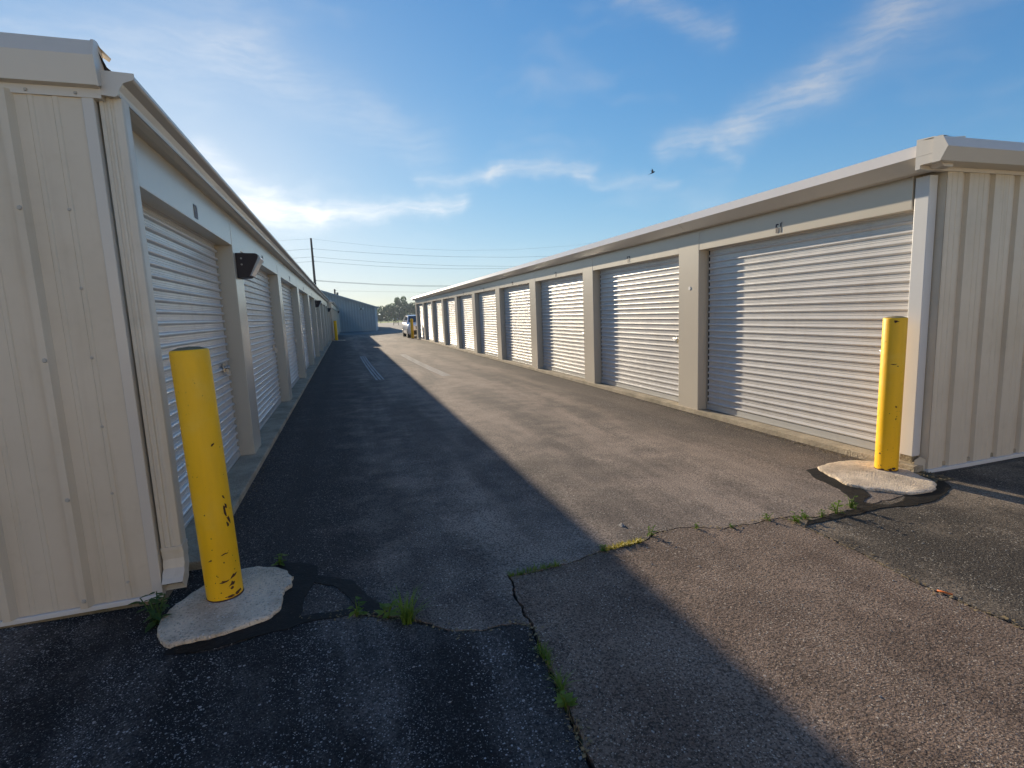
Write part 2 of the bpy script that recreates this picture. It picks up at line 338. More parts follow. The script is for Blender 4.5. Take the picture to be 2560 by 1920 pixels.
# ------------------------------------------------------------------ mesh helpers
class MB:
    def __init__(s): s.v = []; s.f = []; s.smooth = set()
    def add(s, vs, fs, smooth=False):
        o = len(s.v); s.v += [tuple(x) for x in vs]
        for f in fs:
            if smooth: s.smooth.add(len(s.f))
            s.f.append(tuple(i+o for i in f))
        return s
    def box(s, a, b):
        x0, y0, z0 = (min(p, q) for p, q in zip(a, b)); x1, y1, z1 = (max(p, q) for p, q in zip(a, b))
        return s.add([(x0, y0, z0), (x1, y0, z0), (x1, y1, z0), (x0, y1, z0), (x0, y0, z1), (x1, y0, z1), (x1, y1, z1), (x0, y1, z1)],
                     [(3, 2, 1, 0), (4, 5, 6, 7), (0, 1, 5, 4), (1, 2, 6, 5), (2, 3, 7, 6), (3, 0, 4, 7)])
    def prism(s, prof, fn, a, b, caps=True, smooth=False):
        """closed profile extruded; fn(u, w, t) gives the point"""
        n = len(prof); vs = [fn(u, w, a) for u, w in prof] + [fn(u, w, b) for u, w in prof]
        s.add(vs, [(i, (i+1) % n, n+(i+1) % n, n+i) for i in range(n)], smooth)
        if caps:
            tris = tessellate_polygon([[Vector((u, w, 0)) for u, w in prof]])
            o = len(s.v)-2*n
            for t in tris: s.f.append(tuple(i+o for i in t)); s.f.append(tuple(i+o+n for i in reversed(t)))
        return s
    def sheet(s, prof, fn, a, b, smooth=False):
        n = len(prof); vs = [fn(u, w, a) for u, w in prof] + [fn(u, w, b) for u, w in prof]
        return s.add(vs, [(i, i+1, n+i+1, n+i) for i in range(n-1)], smooth)
    def tube(s, pts, rad, n=8, smooth=True, cap=True):
        pts = [Vector(p) for p in pts]; rs = rad if isinstance(rad, (list, tuple)) else [rad]*len(pts)
        rings = []
        for i, p in enumerate(pts):
            d = (pts[min(i+1, len(pts)-1)]-pts[max(i-1, 0)]).normalized()
            a = d.orthogonal().normalized() if abs(d.z) < 0.9 else Vector((1, 0, 0)); a = (a-d*a.dot(d)).normalized(); b = d.cross(a)
            rings.append([p+(a*math.cos(t)+b*math.sin(t))*rs[i] for t in [2*math.pi*k/n for k in range(n)]])
        vs = [q for r in rings for q in r]; fs = []
        for i in range(len(pts)-1):
            for k in range(n): fs.append((i*n+k, i*n+(k+1) % n, (i+1)*n+(k+1) % n, (i+1)*n+k))
        s.add(vs, fs, smooth)
        if cap:
            o = len(s.v)-len(vs)
            s.f.append(tuple(o+k for k in reversed(range(n)))); s.f.append(tuple(o+(len(pts)-1)*n+k for k in range(n)))
        return s
    def mesh(s, name):
        me = bpy.data.meshes.new(name); me.from_pydata(s.v, [], s.f)
        if s.smooth:
            me.polygons.foreach_set('use_smooth', [i in s.smooth for i in range(len(s.f))])
        me.validate(); me.update()
        bm = bmesh.new(); bm.from_mesh(me); bmesh.ops.recalc_face_normals(bm, faces=bm.faces); bm.to_mesh(me); bm.free()
        return me
    def build(s, name, mat, parent=None):
        return link(name, s.mesh(name), mat, parent)
def link(name, me, mat, parent=None):
    if mat is not None and not me.materials: me.materials.append(M[mat])
    o = bpy.data.objects.new(name, me); C.objects.link(o)
    if parent is not None: o.parent = parent
    return o
def empty(name, loc=(0, 0, 0), rz=0.0, parent=None):
    o = bpy.data.objects.new(name, None); C.objects.link(o); o.location = loc; o.rotation_euler = (0, 0, rz); o.empty_display_size = 0.2
    if parent is not None: o.parent = parent
    return o
def tag(o, label=None, cat=None, group=None, kind=None):
    if label: o['label'] = label
    if cat: o['category'] = cat
    if group: o['group'] = group
    if kind: o['kind'] = kind
    return o
def bevel(o, w=0.006, seg=2):
    b = o.modifiers.new('bevel', 'BEVEL'); b.width = w; b.segments = seg; b.limit_method = 'ANGLE'
    return o

# ------------------------------------------------------------------ ground
GA, GB = 0.0056, -0.0147
def gz(x): return GA + GB*max(-14, min(20, x))
def rough_line(pts, amp, depth=3, seed=0):
    """fractal subdivision of a polyline (open) in plan"""
    rnd = random.Random(seed)
    pts = [Vector((p[0], p[1])) for p in pts]
    for k in range(depth):
        out = [pts[0]]
        for a, b in zip(pts, pts[1:]):
            d = b-a
            if d.length > 0.03:
                nrm = Vector((-d.y, d.x)); m = (a+b)/2 + nrm*rnd.uniform(-1, 1)*amp
                out.append(m)
            out.append(b)
        pts = out
    return [(p.x, p.y) for p in pts]
def inset(poly, d, rnd):
    """shrink a closed polygon by d along averaged normals"""
    n = len(poly); ar = sum(poly[i][0]*poly[(i+1) % n][1]-poly[(i+1) % n][0]*poly[i][1] for i in range(n)); sg = 1 if ar > 0 else -1
    out = []
    for i in range(n):
        a = Vector(poly[i-1]); p = Vector(poly[i]); b = Vector(poly[(i+1) % n])
        e1 = (p-a); e2 = (b-p)
        if e1.length < 1e-6 or e2.length < 1e-6: out.append(poly[i]); continue
        e1.normalize(); e2.normalize(); nn = Vector((-(e1.y+e2.y), e1.x+e2.x))
        if nn.length < 1e-3: out.append(poly[i]); continue
        nn.normalize(); q = p + nn*sg*d*rnd.uniform(0.5, 1.5); out.append((q.x, q.y))
    return out
def slab(name, poly, top, thick, mat, parent, edge=0.0):
    """flat piece of paving with real sides; top(x,y) gives the height"""
    mb = MB(); n = len(poly)
    tris = tessellate_polygon([[Vector((x, y, 0)) for x, y in poly]])
    vs = [(x, y, top(x, y)) for x, y in poly] + [(x, y, top(x, y)-thick) for x, y in poly]
    mb.add(vs, [tuple(t) for t in tris] + [(i, (i+1) % n, n+(i+1) % n, n+i) for i in range(n)])
    return mb.build(name, mat, parent)

seam_low = [(-0.75, 2.42), (-0.306, 2.526), (-0.157, 2.503), (-0.05, 2.489), (0.086, 2.406), (0.268, 2.276), (0.363, 2.184), (0.482, 2.14), (0.646, 2.144), (0.712, 2.113)]
seam_B1 = [(0.712, 2.113), (0.717, 2.263), (0.733, 2.449), (0.741, 2.582)]
seam_B2 = [(0.712, 2.113), (0.699, 2.034), (0.681, 1.9), (0.678, 1.797), (0.661, 1.669), (0.652, 1.537), (0.641, 1.444), (0.634, 1.332), (0.56, 0.4), (0.5, -6)]
seam_A = [(0.741, 2.582), (1.051, 2.591), (1.22, 2.629), (1.359, 2.664), (1.643, 2.69), (1.765, 2.769), (1.889, 2.781), (2.126, 2.729), (2.22, 2.664), (2.401, 2.676), (2.583, 2.684), (2.733, 2.676)]
seam_D = [(2.733, 2.676), (2.95, 2.60), (3.3, 2.60), (3.7, 2.66), (4.2, 2.72), (4.5, 2.95)]
seam_C = [(2.733, 2.676), (2.712, 2.541), (2.715, 2.3), (2.705, 2.07), (2.681, 1.887), (2.662, 1.741), (2.669, 1.618), (2.685, 1.471), (2.691, 1.348), (2.72, 0.4), (2.8, -6)]
def ground():
    base = empty('ground_root')
    # wide land to the horizon: one sheet, dipping under the paving
    mb = MB(); xs = [-3000, -600, -150, -40, -14, 0, 20, 40, 150, 600, 3000]; ys = [-3000, -600, -100, -12, 20, 48, 66, 130, 300, 800, 3000]
    vs = [(x, y, gz(x)-0.09 if abs(y) < 140 else gz(x)-0.09-0.002*min(300, abs(y)-140)) for y in ys for x in xs]; n = len(xs)
    mb.add(vs, [(j*n+i, j*n+i+1, (j+1)*n+i+1, (j+1)*n+i) for j in range(len(ys)-1) for i in range(n-1)])
    tag(mb.build('ground', 'grass'), kind='structure')
    # dirt bed below the paving, seen only in the cracks
    bed = tag(slab('paving_bed', [(-13, -6.5), (19, -6.5), (19, 47.5), (-13, 47.5)], lambda x, y: gz(x)-0.030, 0.05, 'bed', None), kind='structure')
    pv = tag(empty('pavement'), kind='structure')
    top = lambda x, y: gz(x)
    rl = rough_line
    low, b1, b2, sa, sd, sc = rl(seam_low, .10, 3, 1), rl(seam_B1, .08, 3, 2), rl(seam_B2, .05, 3, 3), rl(seam_A, .10, 3, 4), rl(seam_D, .08, 3, 5), rl(seam_C, .05, 3, 6)
    rnd = random.Random(5)
    lane = [(-13, 3.3), (-0.85, 3.3), (-0.72, 2.95), (-0.70, 2.7)] + low + b1[1:] + sa[1:] + sd[1:] + [(19, 2.95), (19, 47.3), (-13, 47.3)]
    left = [(-13, 3.3), (-0.85, 3.3), (-0.72, 2.95), (-0.70, 2.7)] + low + b2[1:] + [(-13, -6)]
    mid = list(reversed(b2)) + b1[1:] + sa[1:] + sc[1:]
    right = list(reversed(sc)) + sd[1:] + [(19, 2.95), (19, -6)]
    for nm, poly, mat, d, lab in (('asphalt_panel', lane, 'asphalt_lane', .006, 'worn grey asphalt of the long lane between the units'), ('asphalt_panel', left, 'asphalt_dark', .012, 'black sealed asphalt with pale specks in the left foreground'),
                        ('asphalt_panel', mid, 'asphalt_brown', .007, 'brown weathered asphalt patch in the middle foreground'), ('asphalt_panel', right, 'asphalt_right', .008, 'grey gritty asphalt patch at lower right')):
        o = slab(nm, inset(poly, d, rnd), top, 0.045, mat, pv); o['label'] = lab
    # crack sealant poured along the joints, thin sheets above the asphalt
    tz = lambda x, y: gz(x)+0.004
    tarL = [(-0.511, 3.149), (-0.429, 3.179), (-0.324, 3.139), (-0.248, 3.061), (-0.244, 2.955), (-0.066, 2.832), (-0.021, 2.71), (0.043, 2.571), (0.093, 2.445), (0.085, 2.405), (0.014, 2.457), (-0.048, 2.55), (-0.115, 2.716), (-0.162, 2.805), (-0.259, 2.873), (-0.283, 2.789), (-0.302, 2.662), (-0.307, 2.551), (-0.158, 2.535), (-0.053, 2.534), (-0.045, 2.478), (-0.157, 2.478), (-0.283, 2.488), (-0.361, 2.458), (-0.478, 2.448), (-0.57, 2.431), (-0.659, 2.415), (-0.732, 2.418), (-0.84, 2.44), (-0.80, 2.56), (-0.45, 2.63), (-0.43, 2.8), (-0.41, 2.98), (-0.5, 3.1)]
    tarR = [(3.86, 3.44), (3.70, 3.42), (3.589, 3.229), (3.559, 3.075), (3.54, 2.964), (3.474, 2.844), (3.384, 2.709), (3.294, 2.625), (3.139, 2.60), (2.991, 2.585), (2.814, 2.57), (2.72, 2.51), (2.80, 2.525), (2.958, 2.533), (3.161, 2.537), (3.326, 2.552), (3.545, 2.554), (3.699, 2.515), (3.843, 2.520), (4.118, 2.59), (4.33, 2.68), (4.43, 2.80), (4.30, 2.82), (4.1, 2.73), (3.93, 2.72), (3.78, 2.64), (3.70, 2.605), (3.579, 2.585), (3.485, 2.622), (3.45, 2.69), (3.60, 2.76), (3.72, 2.95), (3.72, 3.1), (3.80, 3.3)]
    for pl, sd_ in ((tarL, 11), (tarR, 12)):
        slab('tar_patch', rough_line(pl+[pl[0]], .06, 2, sd_)[:-1], tz, 0.003, 'tar', pv)
    # pale tyre tracks further down the lane
    for x0, x1 in ((0.60, 0.70), (2.05, 2.22)):
        for k in range(3):
            mb = MB(); pts = []
            for i in range(15):
                t = i/14; y = 20.2-8.0*t; x = x0+(x1-x0)*(t**2)*1.1+(k-1)*0.075; pts.append((x, y))
            vs = []
            for x, y in pts: w_ = .026*(.55+.45*math.sin(y*1.7+k*2)**2); vs += [(x-w_, y, gz(x)+.004), (x+w_, y, gz(x)+.004)]
            mb.add(vs, [(2*i, 2*i+1, 2*i+3, 2*i+2) for i in range(14)])
            mb.build('tyre_mark', 'tyre_mark', pv)
    # the yard road beyond the units
    rd = MB(); pts = [(-13, 47.4), (22, 47.4), (26, 70), (60, 104), (70, 125), (-30, 125), (-20, 70)]
    tag(slab('road', pts, lambda x, y: gz(x)-0.012, 0.06, 'road', None), kind='structure')
    tag(slab('bounce_lot', [(-40, -60), (45, -60), (45, -6.02), (-40, -6.02)], lambda x, y: gz(x)-0.012, 0.06, 'road', None), kind='structure')  # unseen paving added behind the camera to bounce sunlight onto the end walls
    bpy.data.objects.remove(base)
    # grass verge beside the drive
    vg = slab('grass_verge', rough_line([(7.2, 76), (8.5, 73), (12, 72.5), (17, 74), (23, 84), (20, 88), (12, 86), (8.0, 80), (7.2, 76)], .06, 2, 3)[:-1], lambda x, y: gz(x)+0.03, 0.05, 'grass', None)
    tag(vg, kind='structure')
ground()

def pebbles(name, n, fn, rmin, rmax, mat, seed, label):
    rnd = random.Random(seed); mb = MB()
    for _ in range(n):
        x, y, z = fn(rnd); r = rnd.uniform(rmin, rmax)*(1.8 if rnd.random() < 0.06 else 1); a = rnd.uniform(0, 6.28); ca, sa = math.cos(a), math.sin(a); st = rnd.uniform(0.6, 1.0); h = rnd.uniform(0.35, 0.7)
        ring = []
        for k in range(5):
            t = k*1.2566+rnd.uniform(-.3, .3); px, py = r*math.cos(t), r*st*math.sin(t)
            ring.append((x+px*ca-py*sa, y+px*sa+py*ca, z+r*h*rnd.uniform(0.1, 0.4)))
        mb.add(ring+[(x+rnd.uniform(-.3, .3)*r, y+rnd.uniform(-.3, .3)*r, z+r*h), (x, y, z-r*0.3)], [(k, (k+1) % 5, 5) for k in range(5)]+[((k+1) % 5, k, 6) for k in range(5)])
    o = mb.build(name, mat); tag(o, label, None, None, 'stuff'); return o

# ------------------------------------------------------------------ storage buildings
SEG = {'0': 'abcdef', '1': 'bc', '2': 'abged', '3': 'abgcd', '4': 'fgbc', '5': 'afgcd', '6': 'afgedc', '7': 'abc', '8': 'abcdefg', '9': 'abcdfg'}
def number_mesh(txt, h):
    """bold condensed block numerals, centred, with real thickness; x along the text, y up"""
    w, t, gap = h*.40, h*.15, h*.12; mb = MB(); tot = len(txt)*w+(len(txt)-1)*gap
    for i, ch in enumerate(txt):
        x = -tot/2+i*(w+gap); c = t*.45
        if ch == '1': x -= w*.35
        for k in SEG[ch]:
            r = {'a': (0, h-t, w, h), 'd': (0, 0, w, t), 'g': (t, h*.5-t*.5, w-t, h*.5+t*.5), 'f': (0, h*.5-t*.2, t, h-t*.7), 'e': (0, t*.7, t, h*.5+t*.2), 'b': (w-t, h*.5-t*.2, w, h-t*.7), 'c': (w-t, t*.7, w, h*.5+t*.2)}[k]
            x0, y0, x1, y1 = r
            if ch == '1' and k == 'b': y1 = h
            if ch == '1' and k == 'c': y0 = 0
            cut = c if k in 'ad' else 0
            pts = [(x0+(cut if k == 'd' else 0), y0), (x1-(cut if k == 'd' else 0), y0), (x1, y0+(cut if k == 'd' else 0)), (x1, y1-(cut if k == 'a' else 0)), (x1-(cut if k == 'a' else 0), y1), (x0+(cut if k == 'a' else 0), y1), (x0, y1-(cut if k == 'a' else 0)), (x0, y0+(cut if k == 'd' else 0))]
            zz = .0012+.0001*('abcdefg'.index(k))
            mb.prism([(x+p, q) for p, q in pts], lambda p, q, tt: (p, q, tt), -.001, zz)
    return mb.mesh('door_number')
RIB = [(0, 0), (.004, 0), (.006, .007), (.010, .016), (.015, .021), (.021, .0225), (.027, .021), (.032, .016), (.036, .007), (.038, 0), (.047, 0), (.049, .0035), (.053, .0035), (.055, 0), (.063, 0), (.065, .0035), (.069, .0035), (.071, 0)]
class Units:
    """one row of storage units; u = distance out of the front plane towards the lane, v = along the lane"""
    def __init__(s, name, loc, rz, side, label):
        s.side = side; s.root = empty(name, loc, rz); tag(s.root, label, 'building')
    def p(s, u, v, z): return (u if s.side < 0 else -u, v, z)
    def box(s, name, a, b, mat, parent=None, bv=0):
        o = MB().box(s.p(*a), s.p(*b)).build(name, mat, parent or s.root)
        if bv: bevel(o, bv)
        return o
    def front(s, cols, L, hz, ztop, zs, recess, v_first, doors_slats, numbers, num_h, num_mat, num_z, pitch, num_dv):
        for (a, b) in cols:
            s.box('column', (-0.24, a, zs-0.02), (0, b, ztop), 'column', None, 0.004)
        ops = []; v = v_first
        for (a, b) in cols: ops.append((v, a)); v = b
        s.ops = ops
        meshes = {}
        for i, (a, b) in enumerate(ops):
            # header of two folded sheets
            s.box('header_panel', (-0.13, a+.002, hz), (-0.0025, b-.002, ztop), 'column', None, 0.003)
            d = MB()
            for g0, g1 in ((a+.001, a+.038), (b-.038, b-.001)):
                d.box(s.p(-recess-.045, g0, zs), s.p(-recess-.012, g1, hz+.03))
            d.box(s.p(-recess-.12, a, hz+.03), s.p(-.131, b, hz+.30))
            d.box(s.p(-recess-.06, a, zs), s.p(-recess-.05, b, hz+.03))
            door = d.build('roll_up_door', 'inside', s.root)
            w = round(b-a-.08, 3); z0 = zs+.075
            n = int((hz+.03-z0)/pitch)+1; k = pitch/.076
            if i < doors_slats:
                key = ('s', w)
                if key not in meshes:
                    prof = RIB+[(.076, 0), (.076, -.003), (0, -.003)]
                    meshes[key] = MB().prism([(zz*k, uu) for zz, uu in prof], lambda zz, uu, t: s.p(uu, t, zz), 0, w, True).mesh('slat')
                for j in range(n):
                    o = link('slat', meshes[key], 'door', door); o.location = s.p(-recess-.0012*(j % 2), a+.04, z0+j*pitch)
            else:
                key = ('c', w)
                if key not in meshes:
                    pr = []
                    for j in range(n): pr += [(zz*k+j*pitch, uu) for zz, uu in RIB]
                    pr += [(n*pitch, 0)]
                    meshes[key] = MB().sheet(pr, lambda zz, uu, t: s.p(uu, t, zz), 0, w).mesh('curtain')
                o = link('curtain', meshes[key], 'door', door); o.location = s.p(-recess, a+.04, z0)
            bar = MB().box(s.p(-recess-.006, a+.02, zs+.022), s.p(-recess+.014, b-.02, zs+.0745))
            bar.box(s.p(-recess-.004, a+.02, zs+.006), s.p(-recess+.02, b-.02, zs+.022))
            bar.build('bottom_bar', 'doorbar', door)
            # slide latch near the jamb
            lv = b-.30 if s.side < 0 else a+.14
            lt = MB(); lt.box(s.p(-recess+.018, lv-.05, zs+.89), s.p(-recess+.026, lv+.06, zs+.97)); lt.tube([s.p(-recess+.036, lv-.09, zs+.93), s.p(-recess+.036, lv+.14, zs+.93)], .009, 8)
            lt.tube([s.p(-recess+.03, lv+.0, zs+.93), s.p(-recess+.07, lv+.0, zs+.93)], .008, 8)
            lt.box(s.p(-recess+.03, lv+.02, zs+.86), s.p(-recess+.058, lv+.065, zs+.915)); lt.tube([s.p(-recess+.05, lv+.03, zs+.91), s.p(-recess+.05, lv+.035, zs+.945), s.p(-recess+.05, lv+.05, zs+.945), s.p(-recess+.05, lv+.055, zs+.91)], .005, 6)
            lt.build('latch', 'chrome', door)
            if i < len(numbers):
                me = number_mesh(numbers[i], num_h)
                o = link('door_number', me, num_mat, s.root)
                nv = a+(b-a)*num_dv
                if i == 0 and s.side > 0:                        # the vinyl 1 has a loose, peeling top
                    pm = MB(); pm.add([s.p(.002, nv-.018, num_z+.098), s.p(.002, nv-.026, num_z+.098), s.p(.012, nv-.062, num_z+.104), s.p(.004, nv-.034, num_z+.088)], [(0, 1, 2, 3)])
                    pm.build('peeling_vinyl', num_mat, s.root)
                o.location = s.p(.0, nv, num_z)
                o.rotation_euler = (R(90), 0, R(90) if s.side < 0 else R(-90))
    def wall(s, name, u0, n, width, prof, z0, z1, mat, thick=0.02, vplane=0.0):
        """ribbed sheets side by side; prof = [(du, w)] with w out of the wall towards the viewer"""
        me = MB().sheet(prof, lambda du, w, t: s.p(-du, -w, t), z0, z1).mesh(name)
        for i in range(n):
            o = link(name, me, mat, s.root); o.location = s.p(u0-i*width, vplane, 0)
def rep(pat, pitch, n):
    out = []
    for i in range(n): out += [(x+i*pitch, w) for x, w in pat]
    return out

def right_units():
    b = Units('storage_building', (4.4487, 3.0032, 0), 0, 1, 'beige storage row with sunlit white roll-up doors on the right')
    L = 30.88; cols = [(2.873+3.05*i, 3.300+3.05*i) for i in range(9)] + [(30.42, 30.84)]
    b.front(cols, L, 2.0957, 2.40, 0.0, 0.145, 0.19, 3, [str(61+i) for i in range(10)], 0.095, 'numeral', 2.118, 0.08, 0.51)
    b.box('foundation_slab', (0.02, 0.02, -0.14), (-9.0, L-.02, -0.0005), 'conc_slab', None, 0.008)
    # eave trim in ten-foot lengths
    prof = [(-.10, 2.43), (-.10, 2.575), (.12, 2.552), (.135, 2.545), (.228, 2.440), (.105, 2.352), (.012, 2.350), (.006, 2.38)]
    edges = [-0.108, 2.997, 6.117, 9.227] + [9.227+3.1*i for i in range(1, 7)] + [L+.05]
    for a, c in zip(edges, edges[1:]):
        b_ = MB().prism(prof, lambda u, z, t: b.p(u, t, z), a+.003, c-.003).build('eave_trim', 'trim', b.root)
    # rake trim along the near gable, with its end cap
    rp = [(-.02, 2.345), (-.02, 2.565), (.10, 2.555), (.166, 2.538), (.206, 2.460), (.158, 2.374), (.016, 2.374), (.014, 2.347)]
    MB().prism(rp, lambda w, z, t: b.p(t, -w, z), .226, -9.1).build('rake_trim', 'trim', b.root)
    cap = [(.108, 2.368), (.108, 2.548), (.172, 2.543), (.212, 2.460), (.162, 2.368)]
    MB().prism(cap, lambda w, z, t: b.p(t, -w, z), .238, .231).build('rake_end_cap', 'trim', b.root)
    fl = MB(); fl.add([b.p(.236, -.06, 2.549), b.p(.236, -.16, 2.546), b.p(.15, -.16, 2.548), b.p(.215, .03, 2.553)], [(0, 1, 2, 3)]); fl.build('flashing', 'trim', b.root)
    fp = [(.02, 2.36), (.02, 2.585), (-.085, 2.572), (-.155, 2.482), (-.105, 2.392), (-.016, 2.392)]
    MB().prism(fp, lambda w, z, t: b.p(t, L-w, z), .142, -9.1).build('rake_trim', 'trim', b.root)
    # near gable wall: broad proud pans, narrow recessed strips
    pat = [(0, 0), (.155, 0), (.165, -.024), (.228, -.024), (.238, 0), (.30, 0)]
    pr = []
    for i in range(3):
        o = i*.30; pr += [(o+.0, 0), (o+.05, 0), (o+.054, .003), (o+.066, .003), (o+.07, 0), (o+.11, 0), (o+.114, .003), (o+.126, .003), (o+.13, 0), (o+.168, 0), (o+.180, -.030), (o+.236, -.030), (o+.248, 0)]
    pr += [(.90, 0)]
    b.wall('wall_panel', -.10, 10, .90, pr, -.035, 2.375, 'siding')
    b.box('wall_core', (-.10, .045, -.06), (-9.0, .10, 2.5), 'siding')
    b.box('base_trim', (-.085, -.018, -.069), (-9.0, .03, -.036), 'white_trim', None, .003)
    b.box('corner_trim', (-.098, .004, -.06), (-.14, .19, 2.40), 'siding', None, .003)
    b.box('far_wall', (-.0, L-.02, -.1), (-9.0, L, 2.5), 'siding'); b.box('rear_wall', (-8.98, 0.1, -.1), (-9.0, L-.03, 2.5), 'siding')
    # square leader at the near corner
    d = b.box('downspout', (0.0, .06, .07), (-.088, .172, 2.335), 'white_trim', None, .005)
    MB().box(b.p(-.006, .066, .02), b.p(-.08, .166, .0695)).build('downspout_foot', 'conc_found', d)
    MB().add([b.p(-.02, .055, -.06), b.p(-.09, .012, -.06), b.p(-.09, .012, .045), b.p(-.05, .03, .075), b.p(-.02, .055, .04)], [(0, 1, 2, 3, 4)]).build('corner_flap', 'column', b.root)
    # vent button on the first column
    MB().tube([b.p(.0, 3.057, 1.62), b.p(.006, 3.057, 1.62)], .024, 16, False).build('button_cap', 'white_trim', b.root)
    roof(b, L, 2.50, 2.62)
    return b
def roof(b, L, z0, z1):
    pr = [(.10, z0), (-4.5, z1), (-9.1, z0), (-9.1, z0-.05), (.10, z0-.05)]
    r = MB().prism(pr, lambda u, z, t: b.p(u, t, z), .012, L-.012).build('roof', 'roof', b.root)
    m = MB()
    for i in range(int(L/.6)):
        v = .3+i*.6
        for (ua, za, ub, zb) in ((.09, z0, -4.5, z1), (-4.5, z1, -9.09, z0)):
            m.prism([(v-.02, 0.001), (v+.02, .001), (v+.008, .028), (v-.008, .028)], lambda vv, h, t, ua=ua, za=za, ub=ub, zb=zb: b.p(ua+(ub-ua)*t, vv, za+(zb-za)*t+h), 0, 1)
    m.build('roof_seam', 'roof', r)
def left_units():
    b = Units('storage_building', (-0.9805, 2.9387, 0), -0.0045, -1, 'beige storage row in shade on the left with gutter and downspout')
    L = 32.53; cols = [(2.896+3.65*i, 3.326+3.65*i) for i in range(8)] + [(32.10, L)]
    b.front(cols, L, 2.165, 2.47, 0.07, 0.15, 0.30, 3, ['60', '59', '58', '57', '56', '55', '54', '53', '52'], 0.10, 'numeral_faded', 2.195, 0.0745, 0.51)
    b.box('column', (-.24, .012, .05), (0, .298, 2.47), 'column', None, .004)
    b.box('foundation_slab', (0.10, 0.34, -0.10), (-9.0, L-.02, 0.0695), 'conc_slab', None, 0.01)
    b.box('foundation_corner', (0.006, 0.012, -0.10), (-3.0, .3395, 0.052), 'conc_found')
    b.box('foundation_edge', (-0.03, 0.002, -0.10), (-9.0, .0115, 0.046), 'conc_found', None)
    g = [(.002, 2.545), (.002, 2.474), (.02, 2.452), (.085, 2.446), (.096, 2.452), (.104, 2.474), (.122, 2.500), (.160, 2.516), (.168, 2.524), (.168, 2.540), (.158, 2.540), (.156, 2.530), (.11, 2.515)]
    gt = MB().prism(g, lambda u, z, t: b.p(u, t, z), -.005, L+.02).build('gutter', 'trim', b.root)
    MB().prism([(.0, 2.552), (.0, 2.470), (.018, 2.448), (.088, 2.442), (.100, 2.450), (.108, 2.474), (.126, 2.502), (.166, 2.518), (.172, 2.524), (.172, 2.546)], lambda u, z, t: b.p(u, t, z), -.012, -.0052).build('gutter_end_cap', 'trim', gt)
    # rake trim stands higher than the gutter
    rp = [(-.03, 2.43), (-.03, 2.665), (.0, 2.668), (.035, 2.660), (.062, 2.590), (.045, 2.475), (.012, 2.470), (.010, 2.432)]
    MB().prism(rp, lambda w, z, t: b.p(t, -w, z), .035, -9.1).build('rake_trim', 'trim', b.root)
    cap = [(-.045, 2.50), (-.045, 2.655), (.0, 2.672), (.038, 2.664), (.067, 2.590), (.049, 2.470)]
    MB().prism(cap, lambda w, z, t: b.p(t, -w, z), .044, .0365).build('rake_end_cap', 'trim', b.root)
    fl = MB(); fl.add([b.p(.03, -.02, 2.673), b.p(.075, .05, 2.625), b.p(.05, .10, 2.63), b.p(-.02, .05, 2.674)], [(0, 1, 2, 3)]); fl.build('flashing', 'siding', b.root)
    fl = MB(); fl.add([b.p(.045, .0, 2.63), b.p(.06, .03, 2.58), b.p(.10, .05, 2.545), b.p(.04, .06, 2.545), b.p(.03, .03, 2.60)], [(0, 1, 2, 3, 4)]); fl.build('torn_felt', 'rubber', b.root)
    MB().prism([(.03, 2.43), (.03, 2.665), (-.035, 2.66), (-.062, 2.59), (-.045, 2.475)], lambda w, z, t: b.p(t, L-w, z), .035, -9.1).build('rake_trim', 'trim', b.root)
    pr = []
    for i in range(3):
        o = i*.305; pr += [(o, 0), (o+.085, 0), (o+.09, .004), (o+.105, .004), (o+.11, 0), (o+.175, 0), (o+.18, .004), (o+.195, .004), (o+.20, 0), (o+.245, 0), (o+.263, .030), (o+.293, .030), (o+.305, 0)]
    b.wall('wall_panel', -.045, 10, .915, pr, .072, 2.445, 'siding')
    b.box('wall_core', (-.04, .013, .05), (-9.0, .08, 2.5), 'siding')
    b.box('base_trim', (-.02, -.016, .046), (-9.0, .001, .0715), 'white_trim', None, .003)
    b.box('corner_trim', (.002, -.007, .048), (-.044, .035, 2.445), 'trim', None, .003)
    b.box('far_wall', (-.02, L-.02, -.1), (-9.0, L+.001, 2.5), 'siding'); b.box('rear_wall', (-8.98, 0.1, -.1), (-9.0, L-.03, 2.5), 'siding')
    sc = MB().tube([(0, 0, 0), (0, -.006, 0)], [.011, .008], 8, False); sme = sc.mesh('screw')
    for (u, z, w) in [(-.32, .11, .03), (-.32, .62, .03), (-.32, 1.28, .03), (-.32, 1.95, .03), (-.14, .16, .004), (-.15, .62, .004), (-.15, .95, .004), (-.15, 1.28, .004), (-.15, 1.6, .004), (-.15, 1.95, .004), (-.06, 2.448, .012), (-.24, 2.448, .012)]:
        o = link('screw', sme, 'screw', b.root); o.location = b.p(u, -w, z); o.scale = (.7, .7, .7) if w < .02 else (1, 1, 1)
